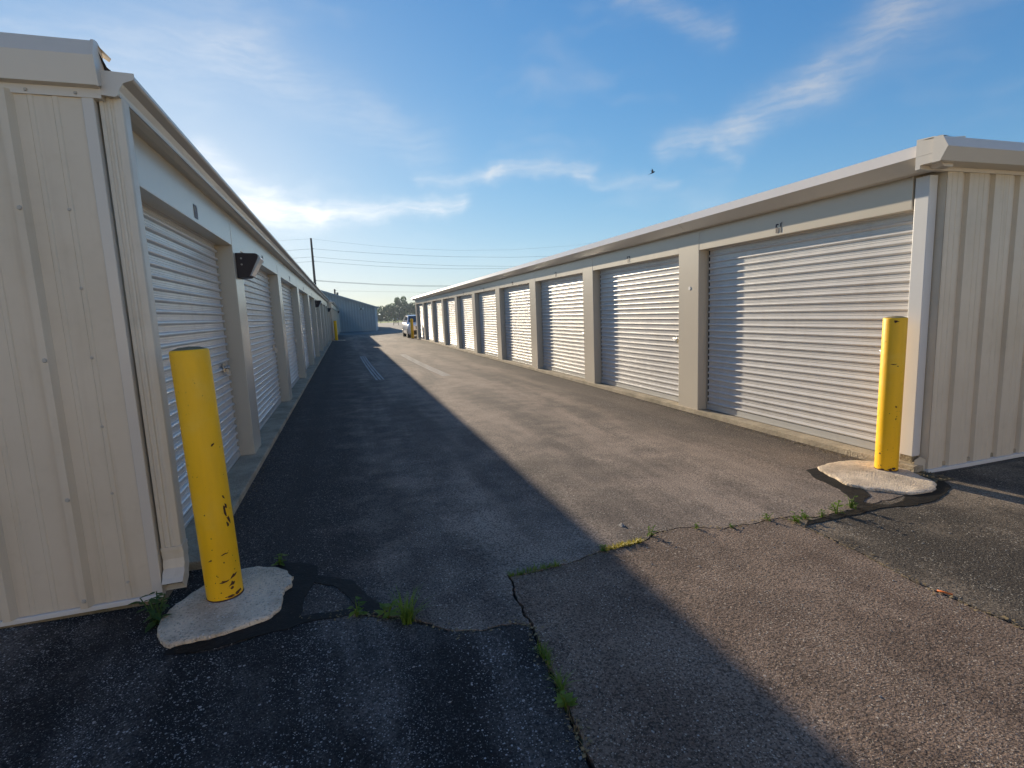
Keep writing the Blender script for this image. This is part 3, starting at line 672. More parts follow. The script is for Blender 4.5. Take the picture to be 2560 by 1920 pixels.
    for v, z0 in ((.025, .28), (L-.13, .10)):
        fp = [(.012, 0), (.026, 0), (.030, .006), (.038, .006), (.042, 0), (.052, 0), (.056, .006), (.064, .006), (.068, 0), (.080, 0), (.098, .004), (.102, .02), (.102, .085), (.012, .085)]
        d = MB().prism([(x, v+y) for x, y in fp], lambda u, y, t: b.p(u, y, t), z0, 2.452).build('downspout', 'downspout', b.root)
        if v < 1:
            path = [(v+.043, .30, 0), (v+.043, .255, 4), (v+.042, .225, 10), (v+.036, .193, 22), (v+.024, .165, 34), (v+.008, .142, 42), (v-.014, .120, 47), (v-.036, .102, 48)]
            e = MB(); vs = []
            for k, (vv, z, ad) in enumerate(path):
                an = R(ad); gu, gd = .0465+(.0028 if 1 <= k <= 5 and k % 2 else 0), .0375+(.0028 if 1 <= k <= 5 and k % 2 else 0)
                nv_, nz_ = math.cos(an), -math.sin(an)
                for du, dn in ((-gu, -gd), (gu, -gd), (gu, gd), (-gu, gd)): vs.append(b.p(.057+du, vv+nv_*dn, z+nz_*dn))
            n = len(path); e.add(vs, [(k*4+i, k*4+(i+1) % 4, k*4+4+(i+1) % 4, k*4+4+i) for k in range(n-1) for i in range(4)])
            eo = e.build('elbow', 'downspout', d); so = eo.modifiers.new('s', 'SOLIDIFY'); so.thickness = .002
            q = vs[-8:-4]; MB().add(q, [(0, 1, 2, 3)]).build('spout_shade', 'inside', d)  # flat dark sheet set in the open spout to paint its inner shade
            MB().box(b.p(.0085, v-.004, .278), b.p(.1055, v+.089, .297)).build('sleeve', 'downspout', d)
    roof(b, L, 2.50, 2.62)
    return b
bR = right_units(); bL = left_units()

def wall_light(x, y, z, rz, label):
    t = empty('wall_light', (x, y, z), rz); tag(t, label, 'light', 'lamps along the shaded units')
    pr = [(0, 0), (.10, .008), (.118, .03), (.20, .195), (.205, .225), (.185, .24), (0, .245)]
    h = MB().prism(pr, lambda u, zz, s: (u, s, zz), 0, .26).build('housing', 'bronze', t); bevel(h, .006)
    ln = [(.112, .022), (.128, .022), (.225, .19), (.215, .21), (.2, .2)]
    MB().prism(ln, lambda u, zz, s: (u, s, zz), .02, .24).build('lens', 'lens', t)
    for zz in (.13, .19): MB().tube([(.05, -.001, zz), (.05, -.006, zz)], .009, 10, False).build('screw', 'screw', t)
def frontL(y): return -0.9805+0.0045*(y-2.9387)
wall_light(frontL(5.93)+.002, 5.93, 1.86, -.0045, 'dark bronze wall light nearest the camera on the shaded units')
wall_light(frontL(20.55)+.002, 20.55, 1.86, -.0045, 'dark bronze wall light halfway down the shaded units')
wall_light(frontL(35.1)+.002, 35.1, 1.86, -.0045, 'dark bronze wall light at the far end of the shaded units')

# ------------------------------------------------------------------ bollards on concrete pads
def bollard(x, y, h, r, chips, label, pad, padz, lean, padlabel, seed):
    z0 = gz(x)+padz-.006
    t = empty('bollard', (x, y, z0)); tag(t, label, 'bollard', 'yellow bollards at the corners'); t.rotation_euler = (0, lean, 0)
    n = 40; mb = MB(); rnd = random.Random(seed)
    ring = lambda rr, z: [(rr*math.cos(2*math.pi*k/n), rr*math.sin(2*math.pi*k/n), z) for k in range(n)]
    rows = [(r, .006), (r, h-.012), (r-.002, h-.004), (r-.008, h)]
    vs = []
    for i, (rr, z) in enumerate(rows):
        for k, q in enumerate(ring(rr, z)): vs.append((q[0], q[1], z+(rnd.uniform(-.002, .008) if i == 0 else 0)))
    mb.add(vs, [(i*n+k, i*n+(k+1) % n, (i+1)*n+(k+1) % n, (i+1)*n+k) for i in range(len(rows)-1) for k in range(n)], True)
    mb.build('pipe', 'yellow', t)
    tp = MB(); tv = ring(r-.008, h-.001)+ring((r-.008)*.6, h+.010)+[(0, 0, h+.014)]
    tp.add(tv, [(k, (k+1) % n, n+(k+1) % n, n+k) for k in range(n)]+[(n+k, n+(k+1) % n, 2*n) for k in range(n)], True); tp.build('concrete_fill', 'bolltop', t)
    MB().tube([(0, 0, -.01), (0, 0, .012)], [r+.003, r+.0012], 40).build('rust_ring', 'rust', t)
    chips = [(a_, b_, c_*1.5, d_*1.5, e_) for a_, b_, c_, d_, e_ in chips]
    if chips:
        f0 = math.atan2(-y, -x)
        chips += [(f0+rnd.uniform(-1.2, 1.2), rnd.uniform(.02, h-.05)*rnd.random()**.7, rnd.uniform(.0015, .004), rnd.uniform(.0015, .005), rnd.uniform(0, 3)) for _ in range(26)]
    for (th, z, w, hh, tilt) in chips:
        m = 9; pts = []
        for k in range(m):
            a = 2*math.pi*k/m; q = rnd.uniform(.35, 1.15); du, dz = w*math.cos(a)*q, hh*math.sin(a)*q
            u = du*math.cos(tilt)-dz*math.sin(tilt); zz = du*math.sin(tilt)+dz*math.cos(tilt)
            tt = th+u/r; pts.append(((r+.0008)*math.cos(tt), (r+.0008)*math.sin(tt), z+zz))
        c = ((r+.0012)*math.cos(th), (r+.0012)*math.sin(th), z)
        MB().add(pts+[c], [(k, (k+1) % m, m) for k in range(m)]).build('paint_chip', 'rust', t)
    if pad:
        pl = rough_line(pad+[pad[0]], .09, 3, seed+3)[:-1]
        tz = lambda px, py: gz(px)+padz*(0.9+.2*noise.noise(Vector((px*4, py*4, seed))))
        # dished slab: rim and a slightly higher middle
        cx = sum(p[0] for p in pl)/len(pl); cy = sum(p[1] for p in pl)/len(pl)
        mb = MB(); n2 = len(pl); vs = [(px, py, gz(px)-.03) for px, py in pl]+[(px, py, gz(px)+padz*(.5+.4*noise.noise(Vector((px*30, py*30, 1))))) for px, py in pl]
        fr = [.985, .93, .7, .35]
        for f in fr: vs += [(cx+(px-cx)*f, cy+(py-cy)*f, gz(cx+(px-cx)*f)+padz*(.80 if f > .95 else .96)+.004*noise.noise(Vector(((cx+(px-cx)*f)*9, (cy+(py-cy)*f)*9, 2)))) for px, py in pl]
        fs = [(k*n2+i, k*n2+(i+1) % n2, (k+1)*n2+(i+1) % n2, (k+1)*n2+i) for k in range(5) for i in range(n2)]
        vs.append((cx, cy, gz(cx)+padz)); fs += [(5*n2+i, 5*n2+(i+1) % n2, 6*n2) for i in range(n2)]
        o = mb.add(vs, fs).build('concrete_pad', 'conc_pad'); tag(o, padlabel, 'concrete pad', 'bollard footings')
    return t
padL = [(-0.638, 3.16), (-0.562, 3.154), (-0.472, 3.109), (-0.406, 3.043), (-0.368, 2.952), (-0.369, 2.86), (-0.401, 2.82), (-0.408, 2.772), (-0.401, 2.704), (-0.408, 2.63), (-0.442, 2.576), (-0.547, 2.532), (-0.623, 2.507), (-0.685, 2.492), (-0.768, 2.492), (-0.828, 2.483), (-0.887, 2.547), (-0.93, 2.669), (-0.93, 2.751), (-0.905, 2.862), (-0.86, 2.96), (-0.80, 3.06), (-0.72, 3.13)]
padR = [(3.833, 3.427), (3.945, 3.454), (4.074, 3.475), (4.173, 3.466), (4.283, 3.446), (4.36, 3.40), (4.42, 3.30), (4.42, 3.076), (4.38, 2.988), (4.347, 2.913), (4.325, 2.818), (4.267, 2.743), (4.176, 2.685), (4.078, 2.651), (3.976, 2.657), (3.883, 2.668), (3.835, 2.723), (3.782, 2.799), (3.705, 2.859), (3.674, 2.928), (3.654, 2.995), (3.681, 3.085), (3.72, 3.175), (3.75, 3.273), (3.781, 3.352)]
def face(dx, dy): return math.atan2(-dy, -dx)
fL = math.atan2(-2.87, .685); fR = math.atan2(-3.15, -4.28)
bollard(-0.685, 2.8695, 1.262, .084, [(fL+.5, .80, .009, .005, .3), (fL+.62, .46, .006, .02, .2), (fL+.72, .48, .005, .012, 0), (fL+.66, .53, .004, .008, .4), (fL+.78, .41, .006, .018, .3), (fL+.70, .385, .005, .014, .2), (fL+.25, .245, .013, .003, .1), (fL-.5, .225, .010, .004, .2), (fL+.1, .105, .018, .005, .0), (fL+.45, .085, .014, .010, .3), (fL+.62, .12, .016, .006, .7), (fL+.4, .06, .008, .008, 0), (fL+.3, .02, .02, .006, 0), (fL+.75, .025, .015, .01, 0)],
        'leaning yellow bollard beside the downspout at the left corner', padL, .026, R(-1.2), 'irregular concrete pad under the left foreground bollard', 1)
bollard(4.278, 3.1526, 1.275, .084, [(fR+.1, 1.245, .014, .008, 0), (fR+.1, .90, .018, .004, .2), (fR+.45, .885, .005, .005, 0), (fR+.5, .55, .006, .008, 0), (fR+.55, .45, .004, .005, 0), (fR-.62, .15, .006, .005, 0), (fR-.45, .05, .004, .004, 0), (fR+.3, .02, .02, .008, 0), (fR+.7, .03, .016, .012, 0), (fR-.4, .015, .018, .006, 0)],
        'upright yellow bollard in sunlight at the right corner by unit 61', padR, .024, R(.3), 'irregular sunlit concrete pad under the right bollard', 2)
def ringpad(x, y, rx, ry): return [(x+rx*math.cos(a)*random.uniform(.85, 1.1), y+ry*math.sin(a)*random.uniform(.85, 1.1)) for a in [k*.6283 for k in range(10)]]
bollard(-0.47, 35.75, 1.25, .095, [], 'far yellow bollard at the gap in the shaded left row', ringpad(-.3, 35.75, .42, .3), .03, 0, 'pale concrete pad of the far left bollard', 3)
bollard(4.16, 33.9, 1.25, .095, [], 'far yellow bollard in front of the parked white car', ringpad(4.3, 34.0, .35, .3), .03, 0, 'pale concrete pad of the far right bollard', 4)

# ------------------------------------------------------------------ second shaded row and the grey barn beyond it
def second_row():
    b = Units('storage_building', (-0.62, 36.45, 0), -0.010, -1, 'far storage row in shade between the gap and the grey barn')
    L = 22.6; cols = [(.0, .35)] + [(3.3+3.65*i, 3.73+3.65*i) for i in range(5)] + [(21.9, L)]
    b.box('column', (-.2, .0, .0), (0, .35, 2.5), 'column', None, .004)
    b.front([c for c in cols[1:]], L, 2.16, 2.46, 0.0, 0.15, 0.35, 0, [], 0.1, 'numeral_faded', 2.2, 0.0745, 0.5)
    b.box('foundation_slab', (.08, .02, -.14), (-9.0, L-.02, -.001), 'conc_slab')
    MB().prism([(.002, 2.54), (.002, 2.46), (.085, 2.446), (.12, 2.5), (.165, 2.52), (.165, 2.54)], lambda u, z, t: b.p(u, t, z), -.02, L).build('gutter', 'trim', b.root)
    MB().prism([(-.02, 2.43), (-.02, 2.60), (.06, 2.59), (.09, 2.53), (.05, 2.44)], lambda w, z, t: b.p(t, -w, z), .04, -9.05).build('rake_trim', 'trim', b.root)
    pr = []
    for i in range(3):
        o = i*.305; pr += [(o, 0), (o+.245, 0), (o+.263, .03), (o+.293, .03), (o+.305, 0)]
    b.wall('wall_panel', -.05, 10, .915, pr, -.05, 2.44, 'siding')
    b.box('wall_core', (-.05, .013, -.1), (-9.0, .08, 2.45), 'siding'); b.box('far_wall', (-.02, L-.02, -.1), (-9.0, L, 2.45), 'siding'); b.box('rear_wall', (-8.98, .1, -.1), (-9.0, L-.03, 2.45), 'siding')
    b.box('downspout', (.01, L-.12, .05), (.10, L-.03, 2.45), 'trim')
    roof(b, L, 2.50, 2.58)
second_row()
def bounce_row():
    # unseen row, added so its sunlit doors bounce warm fill onto the end walls
    b = Units('storage_building', (22.0, -13.8, 0), R(90), 1, 'added storage row behind the camera, sunlit doors bouncing warm light onto the two rows')
    L = 40.0; cols = [(2.9+3.05*i, 3.33+3.05*i) for i in range(12)] + [(39.6, L)]
    b.box('column', (-.24, 0, -.2), (0, .28, 2.40), 'column')
    b.front(cols, L, 2.0957, 2.40, -0.1, 0.145, 0.28, 0, [], 0.1, 'numeral', 2.1, 0.08, 0.5)
    b.box('foundation_slab', (.05, 0, -.5), (-9.0, L, -.1005), 'conc_slab')
    prof = [(-.10, 2.43), (-.10, 2.575), (.12, 2.552), (.135, 2.545), (.228, 2.440), (.105, 2.352), (.012, 2.350), (.006, 2.38)]
    MB().prism(prof, lambda u, z, t: b.p(u, t, z), -.05, L+.05).build('eave_trim', 'trim', b.root)
    for v0 in (0, L-.05): b.box('end_wall', (-.25, v0, -.4), (-9.0, v0+.05, 2.5), 'siding')
    b.box('rear_wall', (-8.98, .06, -.4), (-9.0, L-.06, 2.5), 'siding')
    roof(b, L, 2.50, 2.62)
bounce_row()
wall_light(-0.62+.010*20.2+.006, 36.45+20.2, 1.95, -.01, 'small wall light on the far storage row')

def barn():
    t = empty('barn', (-6.5, 60.2, 0)); tag(t, 'big grey metal barn with a sloping gable at the lane end', 'barn')
    W, H, SL = 10.05, 2.56, .345; D_ = 24.0; ridge = H+W*SL
    # ribbed gable sheets, every sheet cut to the roof slope
    for i in range(24):
        x0 = -W+i*.838; x1 = x0+.838; m = MB(); vs = []; fs = []
        k = 12
        for j in range(k+1):
            x = x0+(x1-x0)*j/k; h = H+(W-abs(x))*SL; w = .02 if j % 4 == 1 else 0
            vs += [(x, -w, -.12), (x, -w, h-.02)]
        m.add(vs, [(2*j, 2*j+2, 2*j+3, 2*j+1) for j in range(k)]); m.build('wall_panel', 'barn', t)
    for s in (-1, 1):
        m = MB()
        for i in range(60): 
            y0 = i*.4; m.box((s*W-.01, y0, -.12), (s*W+.01, y0+.36, H)); m.box((s*W-.02, y0+.36, -.12), (s*W+.02, y0+.4, H))
        m.build('side_wall', 'barn', t)
        MB().prism([(0, H+W*SL-.03), (W+.35, H-.35*SL-.03), (W+.35, H-.35*SL+.03), (0, H+W*SL+.03)], lambda u, z, y, s=s: (s*u, y, z), -.25, D_).build('roof', 'barn', t)
        MB().prism([(0, H+W*SL-.13), (W+.36, H-.36*SL-.13), (W+.36, H-.36*SL+.045), (0, H+W*SL+.045)], lambda u, z, y, s=s: (s*u, y, z), -.28, -.251).build('rake_trim', 'barn', t)
        MB().box((s*W-.09, -.04, -.12), (s*W+.03*s, -.021, H)).build('corner_trim', 'barn_trim', t)
        MB().box((s*(W+.05), -.1, 0), (s*(W+.13), -.02, H-.1)).build('downspout', 'barn_trim', t)
    MB().box((-W, D_-.1, -.1), (W, D_-.05, H)).build('rear_wall', 'barn', t)
    MB().tube([(3.2, 6, ridge-1.1-.4), (3.2, 6, ridge-.2)], .12, 10).build('roof_vent', 'barn', t)
    l = empty('floodlight', (-6.5+8.49, 60.16, 2.36)); tag(l, 'twin-headed floodlight on the grey barn gable', 'light')
    MB().box((-.08, -.05, -.06), (.08, .03, .06)).build('junction_box', 'carblack', l)
    for s in (-1, 1): MB().tube([(s*.1, -.03, 0), (s*.2, -.16, .03), (s*.22, -.22, .02)], [.04, .09, .1], 10).build('lamp_head', 'lens', l)
barn()

# ------------------------------------------------------------------ parked car beyond the right row, nose to the camera
def car():
    t = empty('parked_car', (4.98, 35.2, gz(4.9)), R(0)); tag(t, 'white car parked nose-out behind the far right bollard', 'car')
    # stations along the length (y from nose): half width, sill height, belt height
    prof = [(-.02, .62, .42, .66), (.06, .78, .28, .80), (.25, .87, .22, .90), (.7, .90, .20, .97), (1.25, .91, .20, 1.02), (2.6, .92, .20, 1.05), (3.7, .90, .22, 1.06), (4.15, .84, .30, 1.04), (4.25, .72, .40, .90)]
    m = MB(); vs = []; n = 10
    for y, hw, zb, zt in prof:
        sec = [(-hw*.90, zb), (-hw, zb+.10), (-hw, zb+(zt-zb)*.55), (-hw*.97, zt-.05), (-hw*.86, zt), (hw*.86, zt), (hw*.97, zt-.05), (hw, zb+(zt-zb)*.55), (hw, zb+.10), (hw*.90, zb)]
        vs += [(x, y, z) for x, z in sec]
    k = len(prof)
    m.add(vs, [(i*n+j, i*n+(j+1) % n, (i+1)*n+(j+1) % n, (i+1)*n+j) for i in range(k-1) for j in range(n)]+[tuple(range(n)), tuple((k-1)*n+j for j in reversed(range(n)))], True)
    body = m.build('body', 'carwhite', t)
    # cabin
    m = MB(); cab = [(1.20, .80, 1.00), (1.95, .66, 1.47), (2.4, .67, 1.53), (3.5, .66, 1.50), (4.12, .76, 1.04)]
    vs = []
    for y, hw, z in cab: vs += [(-hw, y, z), (hw, y, z)]
    lo = [(-.86, 1.1, .95), (.86, 1.1, .95), (.84, 4.18, .98), (-.84, 4.18, .98)]
    m.add(vs+lo, [(0, 1, 3, 2), (2, 3, 5, 4), (4, 5, 7, 6), (6, 7, 9, 8), (0, 2, 4, 6, 8, 13, 10), (1, 11, 12, 9, 7, 5, 3)]); m.build('cabin', 'carwhite', t)
    def pane(name, pts): MB().add(pts, [tuple(range(len(pts)))]).build(name, 'glass', t)
    pane('windshield', [(-.72, 1.245, 1.045), (.72, 1.245, 1.045), (.62, 1.90, 1.452), (-.62, 1.90, 1.452)])
    pane('rear_window', [(.64, 3.56, 1.46), (.72, 4.06, 1.10), (-.72, 4.06, 1.10), (-.64, 3.56, 1.46)])
    for s in (-1, 1):
        for a, c, zt0, zt1 in ((1.55, 2.45, 1.17, 1.47), (2.53, 3.35, 1.48, 1.46)):
            pane('side_window', [(s*.835, a, 1.06), (s*.842, c, 1.07), (s*.69, c, zt1), (s*.72 if a > 2 else s*.77, a+(.28 if a < 2 else 0), zt0+(.16 if a < 2 else 0))])
        MB().box((s*.86, 1.45, 1.02), (s*1.05, 1.58, 1.17)).build('mirror', 'carwhite', t)
        bevel(MB().box((s*.42, -.005, .66), (s*.80, .2, .80)).build('headlight', 'headlamp', t), .03)
        for y in (.82, 3.45):
            w = empty('wheel', (s*.80, y, .33), 0, t)
            MB().tube([(s*-.11, 0, 0), (s*-.10, 0, 0), (s*.10, 0, 0), (s*.12, 0, 0)], [.30, .335, .335, .30], 24).build('tyre', 'tyre', w)
            MB().tube([(s*.10, 0, 0), (s*.125, 0, 0)], [.225, .20], 16).build('rim', 'rim', w)
    MB().box((-.40, -.045, .60), (.40, .05, .78)).build('grille', 'carblack', t)
    bevel(MB().box((-.72, -.06, .26), (.72, .10, .52)).build('bumper', 'carblack', t), .03)
    MB().box((-.16, -.07, .47), (.16, -.061, .57)).build('number_plate', 'white_trim', t)
car()

# ------------------------------------------------------------------ poles and wires
def pole(x, y, top, r, label, arm=None):
    t = empty('utility_pole', (x, y, -.1)); tag(t, label, 'pole')
    MB().tube([(0, 0, 0), (0, 0, top*.5), (0, 0, top)], [r*1.25, r*1.1, r*.85], 12).build('shaft', 'polewood', t)
    for z in arm or []:
        MB().tube([(r*.4, 0, z), (r*.9+.12, 0, z+.03)], .035, 8).build('insulator', 'wire', t)
    return t
pole(-3.28, 80, 12.75, .155, 'tall brown utility pole rising behind the shaded row', [11.3, 10.2, 9.6, 6.95])
p2 = pole(-.79, 86, 6.0, .14, 'short utility pole top showing above the barn roof', [5.8])
MB().tube([(.35, 0, 4.9), (.35, 0, 5.5)], .16, 10).build('transformer', 'wire', p2)
def wire(pts, label, r=.022):
    out = []
    for a, b in zip(pts, pts[1:]):
        n = 10
        for i in range(n): out.append(Vector(a).lerp(Vector(b), i/n))
    out.append(Vector(pts[-1]))
    o = MB().tube(out, r, 5).build('power_line', 'wire'); tag(o, label, 'wire', 'power lines along the road')
def span(zp, z5, z17, label, r=.014, right_only=False):
    # sagging wire through the pole, to poles out of frame on either side
    pts = []
    if not right_only:
        for i in range(9): x = -45+i*5.2; pts.append((x, 80, zp-.0035*(x+3.28)*(-(x+60))*.25 if x < -3.3 else zp))
        pts = [(x, 80, zp-.9*math.sin(math.pi*min(1, (-3.28-x)/42))) for x in [-45, -38, -30, -22, -14, -9, -5.4]]
    pts.append((-3.1, 80, zp))
    for x in (0, 5.6, 11, 17.1, 26, 36, 46):
        # parabola through three known points
        L0 = ((x-5.6)*(x-17.1))/((-3.1-5.6)*(-3.1-17.1)); L1 = ((x+3.1)*(x-17.1))/((5.6+3.1)*(5.6-17.1)); L2 = ((x+3.1)*(x-5.6))/((17.1+3.1)*(17.1-5.6))
        pts.append((x, 80, zp*L0+z5*L1+z17*L2))
    wire(pts, label, r)
span(12.58, 11.56, 10.90, 'topmost thin power line from the pole top', .008)
span(11.21, 10.51, 9.95, 'second power line below the pole top')
span(10.12, 9.30, 8.62, 'third power line down the pole')
span(9.50, 8.71, 8.15, 'fourth power line down the pole')
span(6.90, 6.14, 5.62, 'upper strand of the low cable pair', .018, True)
span(6.80, 6.04, 5.46, 'lower strand of the low cable pair', .018, True)
wire([(-18, 86, 5.2), (-.7, 86, 5.65), (14, 86, 5.0), (40, 86, 4.9)], 'faint lowest wire over the barn roof', .009)

# ------------------------------------------------------------------ fence, gate and signs by the road
def fence():
    i = 0
    for x0 in range(-40, 80, 3):
        pass
    t = empty('field_fence', (0, 121, 0)); tag(t, 'thin post and wire fence along the field beyond the road', 'fence')
    for k in range(40):
        x = -21.3+k*1.55 + random.uniform(-.1, .1)
        MB().box((x-.05, -.05, -.4), (x+.05, .05, .72+random.uniform(-.05, .05))).build('post', 'wood', t)
    for z in (.25, .6): MB().tube([(-21.3, 0, z), (39, 0, z)], .014, 5).build('wire', 'wire', t)
fence()
def gate():
    t = empty('farm_gate', (7.52, 84, gz(7.5))); tag(t, 'small gate with crossed braces beside the grass verge', 'gate')
    for x, h in ((0, .95), (.72, 1.35)): MB().tube([(x, 0, -.1), (x, 0, h)], .035, 8).build('post', 'wood', t)
    for z in (.45, .85): MB().box((.03, -.02, z), (.69, .02, z+.05)).build('rail', 'wood', t)
    for a, b in (((.03, .48), (.69, .88)), ((.03, .88), (.69, .48))):
        MB().tube([(a[0], 0, a[1]), (b[0], 0, b[1])], .018, 6).build('brace', 'wood', t)
    for x in (-.03, .60):
        MB().box((x, -.06, 1.02), (x+.09, .0, 1.24)).build('sign_plate', 'barn_trim', t)
gate()

# ------------------------------------------------------------------ trees across the field
def crown_mesh(seed, n, rx, rz):
    rnd = random.Random(seed); mb = MB(); lobes = []
    for k in range(11):
        a = rnd.uniform(0, 6.28); q = rnd.uniform(.25, .75); zz = rnd.uniform(-.55, .75)
        lobes.append((Vector((math.cos(a)*q*rx*(1-.35*max(0, zz)), math.sin(a)*q*rx*(1-.35*max(0, zz)), zz*rz)), rnd.uniform(.28, .48)))
    for _ in range(n):
        c, q = rnd.choice(lobes); d = Vector((rnd.gauss(0, 1), rnd.gauss(0, 1), rnd.gauss(0, 1))).normalized()*(rnd.uniform(.55, 1.05)**.6)
        p = c+Vector((d.x*rx*q, d.y*rx*q, d.z*rz*q)); s = rnd.uniform(.16, .42)
        a = Vector((rnd.gauss(0, 1), rnd.gauss(0, 1), rnd.gauss(0, .6))).normalized(); b = a.orthogonal().normalized(); b.rotate(Matrix.Rotation(rnd.uniform(0, 6.28), 3, a)) if False else None
        mb.add([p-a*s, p+b*s*.6, p+a*s, p-b*s*.6], [(0, 1, 2, 3)])
    return mb.mesh('crown')
CR = [crown_mesh(11, 1500, 3.4, 2.9), crown_mesh(12, 1500, 3.0, 3.4), crown_mesh(13, 1300, 3.8, 2.5)]
def trunk_mesh(seed, h):
    rnd = random.Random(seed); m = MB(); m.tube([(0, 0, 0), (.1, 0, h*.5), (.05, .1, h)], [.32, .24, .12], 8)
    for k in range(5):
        a = rnd.uniform(0, 6.28); z = h*rnd.uniform(.45, .85); m.tube([(0.05, 0, z), (math.cos(a)*.9, math.sin(a)*.9, z+1.0), (math.cos(a)*1.9, math.sin(a)*1.9, z+2.3)], [.12, .08, .03], 6)
    return m.mesh('trunk')
TR = [trunk_mesh(1, 4.2), trunk_mesh(2, 5.0)]
def tree(x, y, h, w, var, label, lift=0.0):
    t = empty('tree', (x, y, -.35)); tag(t, label, 'tree', 'trees across the field')
    rz = (2.9, 3.4, 2.5)[var]; cz = h-rz*1.05*h/9
    k = h/9
    tr = link('trunk', TR[var % 2], 'bark', t); tr.scale = (k*.8, k*.8, k*1.05)
    cr = link('crown', CR[var], 'leaf_far', t); cr.location = (0, 0, h-rz*k*1.22); cr.scale = (w/3.4, w/3.4, k*1.15); cr.rotation_euler = (0, 0, random.uniform(0, 6.28))
tree(25.6, 240, 10.6, 3.4, 0, 'tallest round-topped tree standing clear above the treeline')
names = ['first', 'second', 'third', 'fourth', 'fifth', 'sixth', 'seventh', 'eighth', 'ninth', 'tenth', 'eleventh', 'twelfth', 'thirteenth', 'fourteenth', 'fifteenth', 'sixteenth', 'seventeenth', 'eighteenth']
k = 0
for x, dy, h, w, v in [(-14, 3, 8, 4, 0), (-6, -2, 7.2, 4, 2), (1, 2, 7.6, 4, 1), (7, 0, 7.4, 3.6, 2), (11.4, 4, 7.6, 2.8, 1), (14.2, 6, 6.4, 2.6, 2), (17.6, -2, 6.6, 3.2, 0), (20.8, 2, 7.4, 3.2, 2), (23.6, -4, 7.0, 3.4, 1), (28.6, -3, 7.3, 3.6, 2), (32, 2, 7.2, 3.4, 0), (36, -1, 7.8, 4, 1), (41, 3, 7.4, 4, 2), (48, 0, 8, 4.4, 0), (56, 2, 7.6, 4.4, 1)]:
    tree(x, 238+dy, h, w, v, 'bushy tree in the hazy treeline, %s from the left end' % names[k]); k += 1
# dense understorey below the crowns
um = MB(); rnd = random.Random(9)
for _ in range(9000):
    x = rnd.uniform(-22, 64); y = 240+rnd.uniform(-3, 6); z = rnd.uniform(-.5, 4.2)*(.75+.25*math.sin(x*.7)); s = rnd.uniform(.25, .6)
    a = Vector((rnd.gauss(0, 1), rnd.gauss(0, .7), rnd.gauss(0, 1))).normalized(); b_ = a.orthogonal().normalized()
    um.add([(x-a.x*s, y-a.y*s, z-a.z*s), (x+b_.x*s*.7, y+b_.y*s*.7, z+b_.z*s*.7), (x+a.x*s, y+a.y*s, z+a.z*s), (x-b_.x*s*.7, y-b_.y*s*.7, z-b_.z*s*.7)], [(0, 1, 2, 3)])
tag(um.build('undergrowth', 'leaf_far'), 'dense undergrowth beneath the treeline', None, None, 'stuff')

# ------------------------------------------------------------------ weeds in the cracks
def tuft(x, y, n, h, spread, label, mat='weed', seed=0, cat='grass', along=None, name='grass_tuft', wid=.004):
    rnd = random.Random(seed); mb = MB()
    for _ in range(n):
        a = rnd.uniform(0, 6.28); L = h*rnd.uniform(.5, 1.1); lean = rnd.uniform(.2, 1.0)
        bx, by = rnd.uniform(-.3, .3)*spread, rnd.uniform(-.3, .3)*spread
        if along: t = rnd.random(); bx += along[0]*(t-.5); by += along[1]*(t-.5)
        d = Vector((math.cos(a), math.sin(a), 0)); s = Vector((-d.y, d.x, 0)); w = wid*rnd.uniform(.7, 1.3)
        vs = []
        for i, tt in enumerate((0, .4, .75, 1)):
            p = Vector((bx, by, -.01))+d*(lean*L*tt*tt*.8+spread*.2*tt)+Vector((0, 0, 1))*(L*(tt-.35*lean*tt*tt))
            ww = w*(1-.9*tt); vs += [p-s*ww, p+s*ww]
        mb.add(vs, [(2*i, 2*i+1, 2*i+3, 2*i+2) for i in range(3)])
    o = mb.build(name, mat); o.location = (x, y, gz(x)-.004); return tag(o, label, cat, 'weeds growing in the cracks')
def leafy(x, y, n, h, size, label, mat='weed', seed=0, stems=3):
    """broad-leaved weed: stems with pairs of pointed leaves"""
    rnd = random.Random(seed); t = empty('weed', (x, y, gz(x)-.004)); tag(t, label, 'weed', 'weeds growing in the cracks')
    lv = MB(); st = MB()
    for s in range(stems):
        a = rnd.uniform(0, 6.28); lean = rnd.uniform(.1, .55); H = h*rnd.uniform(.55, 1)
        top = Vector((math.cos(a)*H*lean, math.sin(a)*H*lean, H)); st.tube([(0, 0, -.02), top*.5+Vector((0, 0, H*.06)), top], [size*.07, size*.055, size*.03], 5)
        for k in range(n):
            q = (k+1)/n; p = top*q; b = rnd.uniform(0, 6.28); L = size*rnd.uniform(.6, 1.1)*(1.1-.4*q)
            d = Vector((math.cos(b), math.sin(b), rnd.uniform(-.25, .45))).normalized(); sd = d.cross(Vector((0, 0, 1))).normalized(); up = sd.cross(d)
            pts = [p+d*L*.08, p+d*L*.35+sd*L*.24-up*L*.02, p+d*L*.7+sd*L*.15-up*L*.05, p+d*L-up*L*.12, p+d*L*.7-sd*L*.15-up*L*.05, p+d*L*.35-sd*L*.24-up*L*.02, p+d*L*.5-up*L*.09]
            lv.add(pts, [(0, 1, 6), (1, 2, 6), (2, 3, 6), (3, 4, 6), (4, 5, 6), (5, 0, 6)])
    lv.build('leaves', mat, t); st.build('stem', mat, t)
tuft(.175, 2.325, 75, .18, .07, 'bright green grass tuft in the crack right of the left bollard', seed=1, wid=.0042)
leafy(.085, 2.40, 5, .11, .07, 'small leafy weed at the left end of the grass tuft', seed=2)
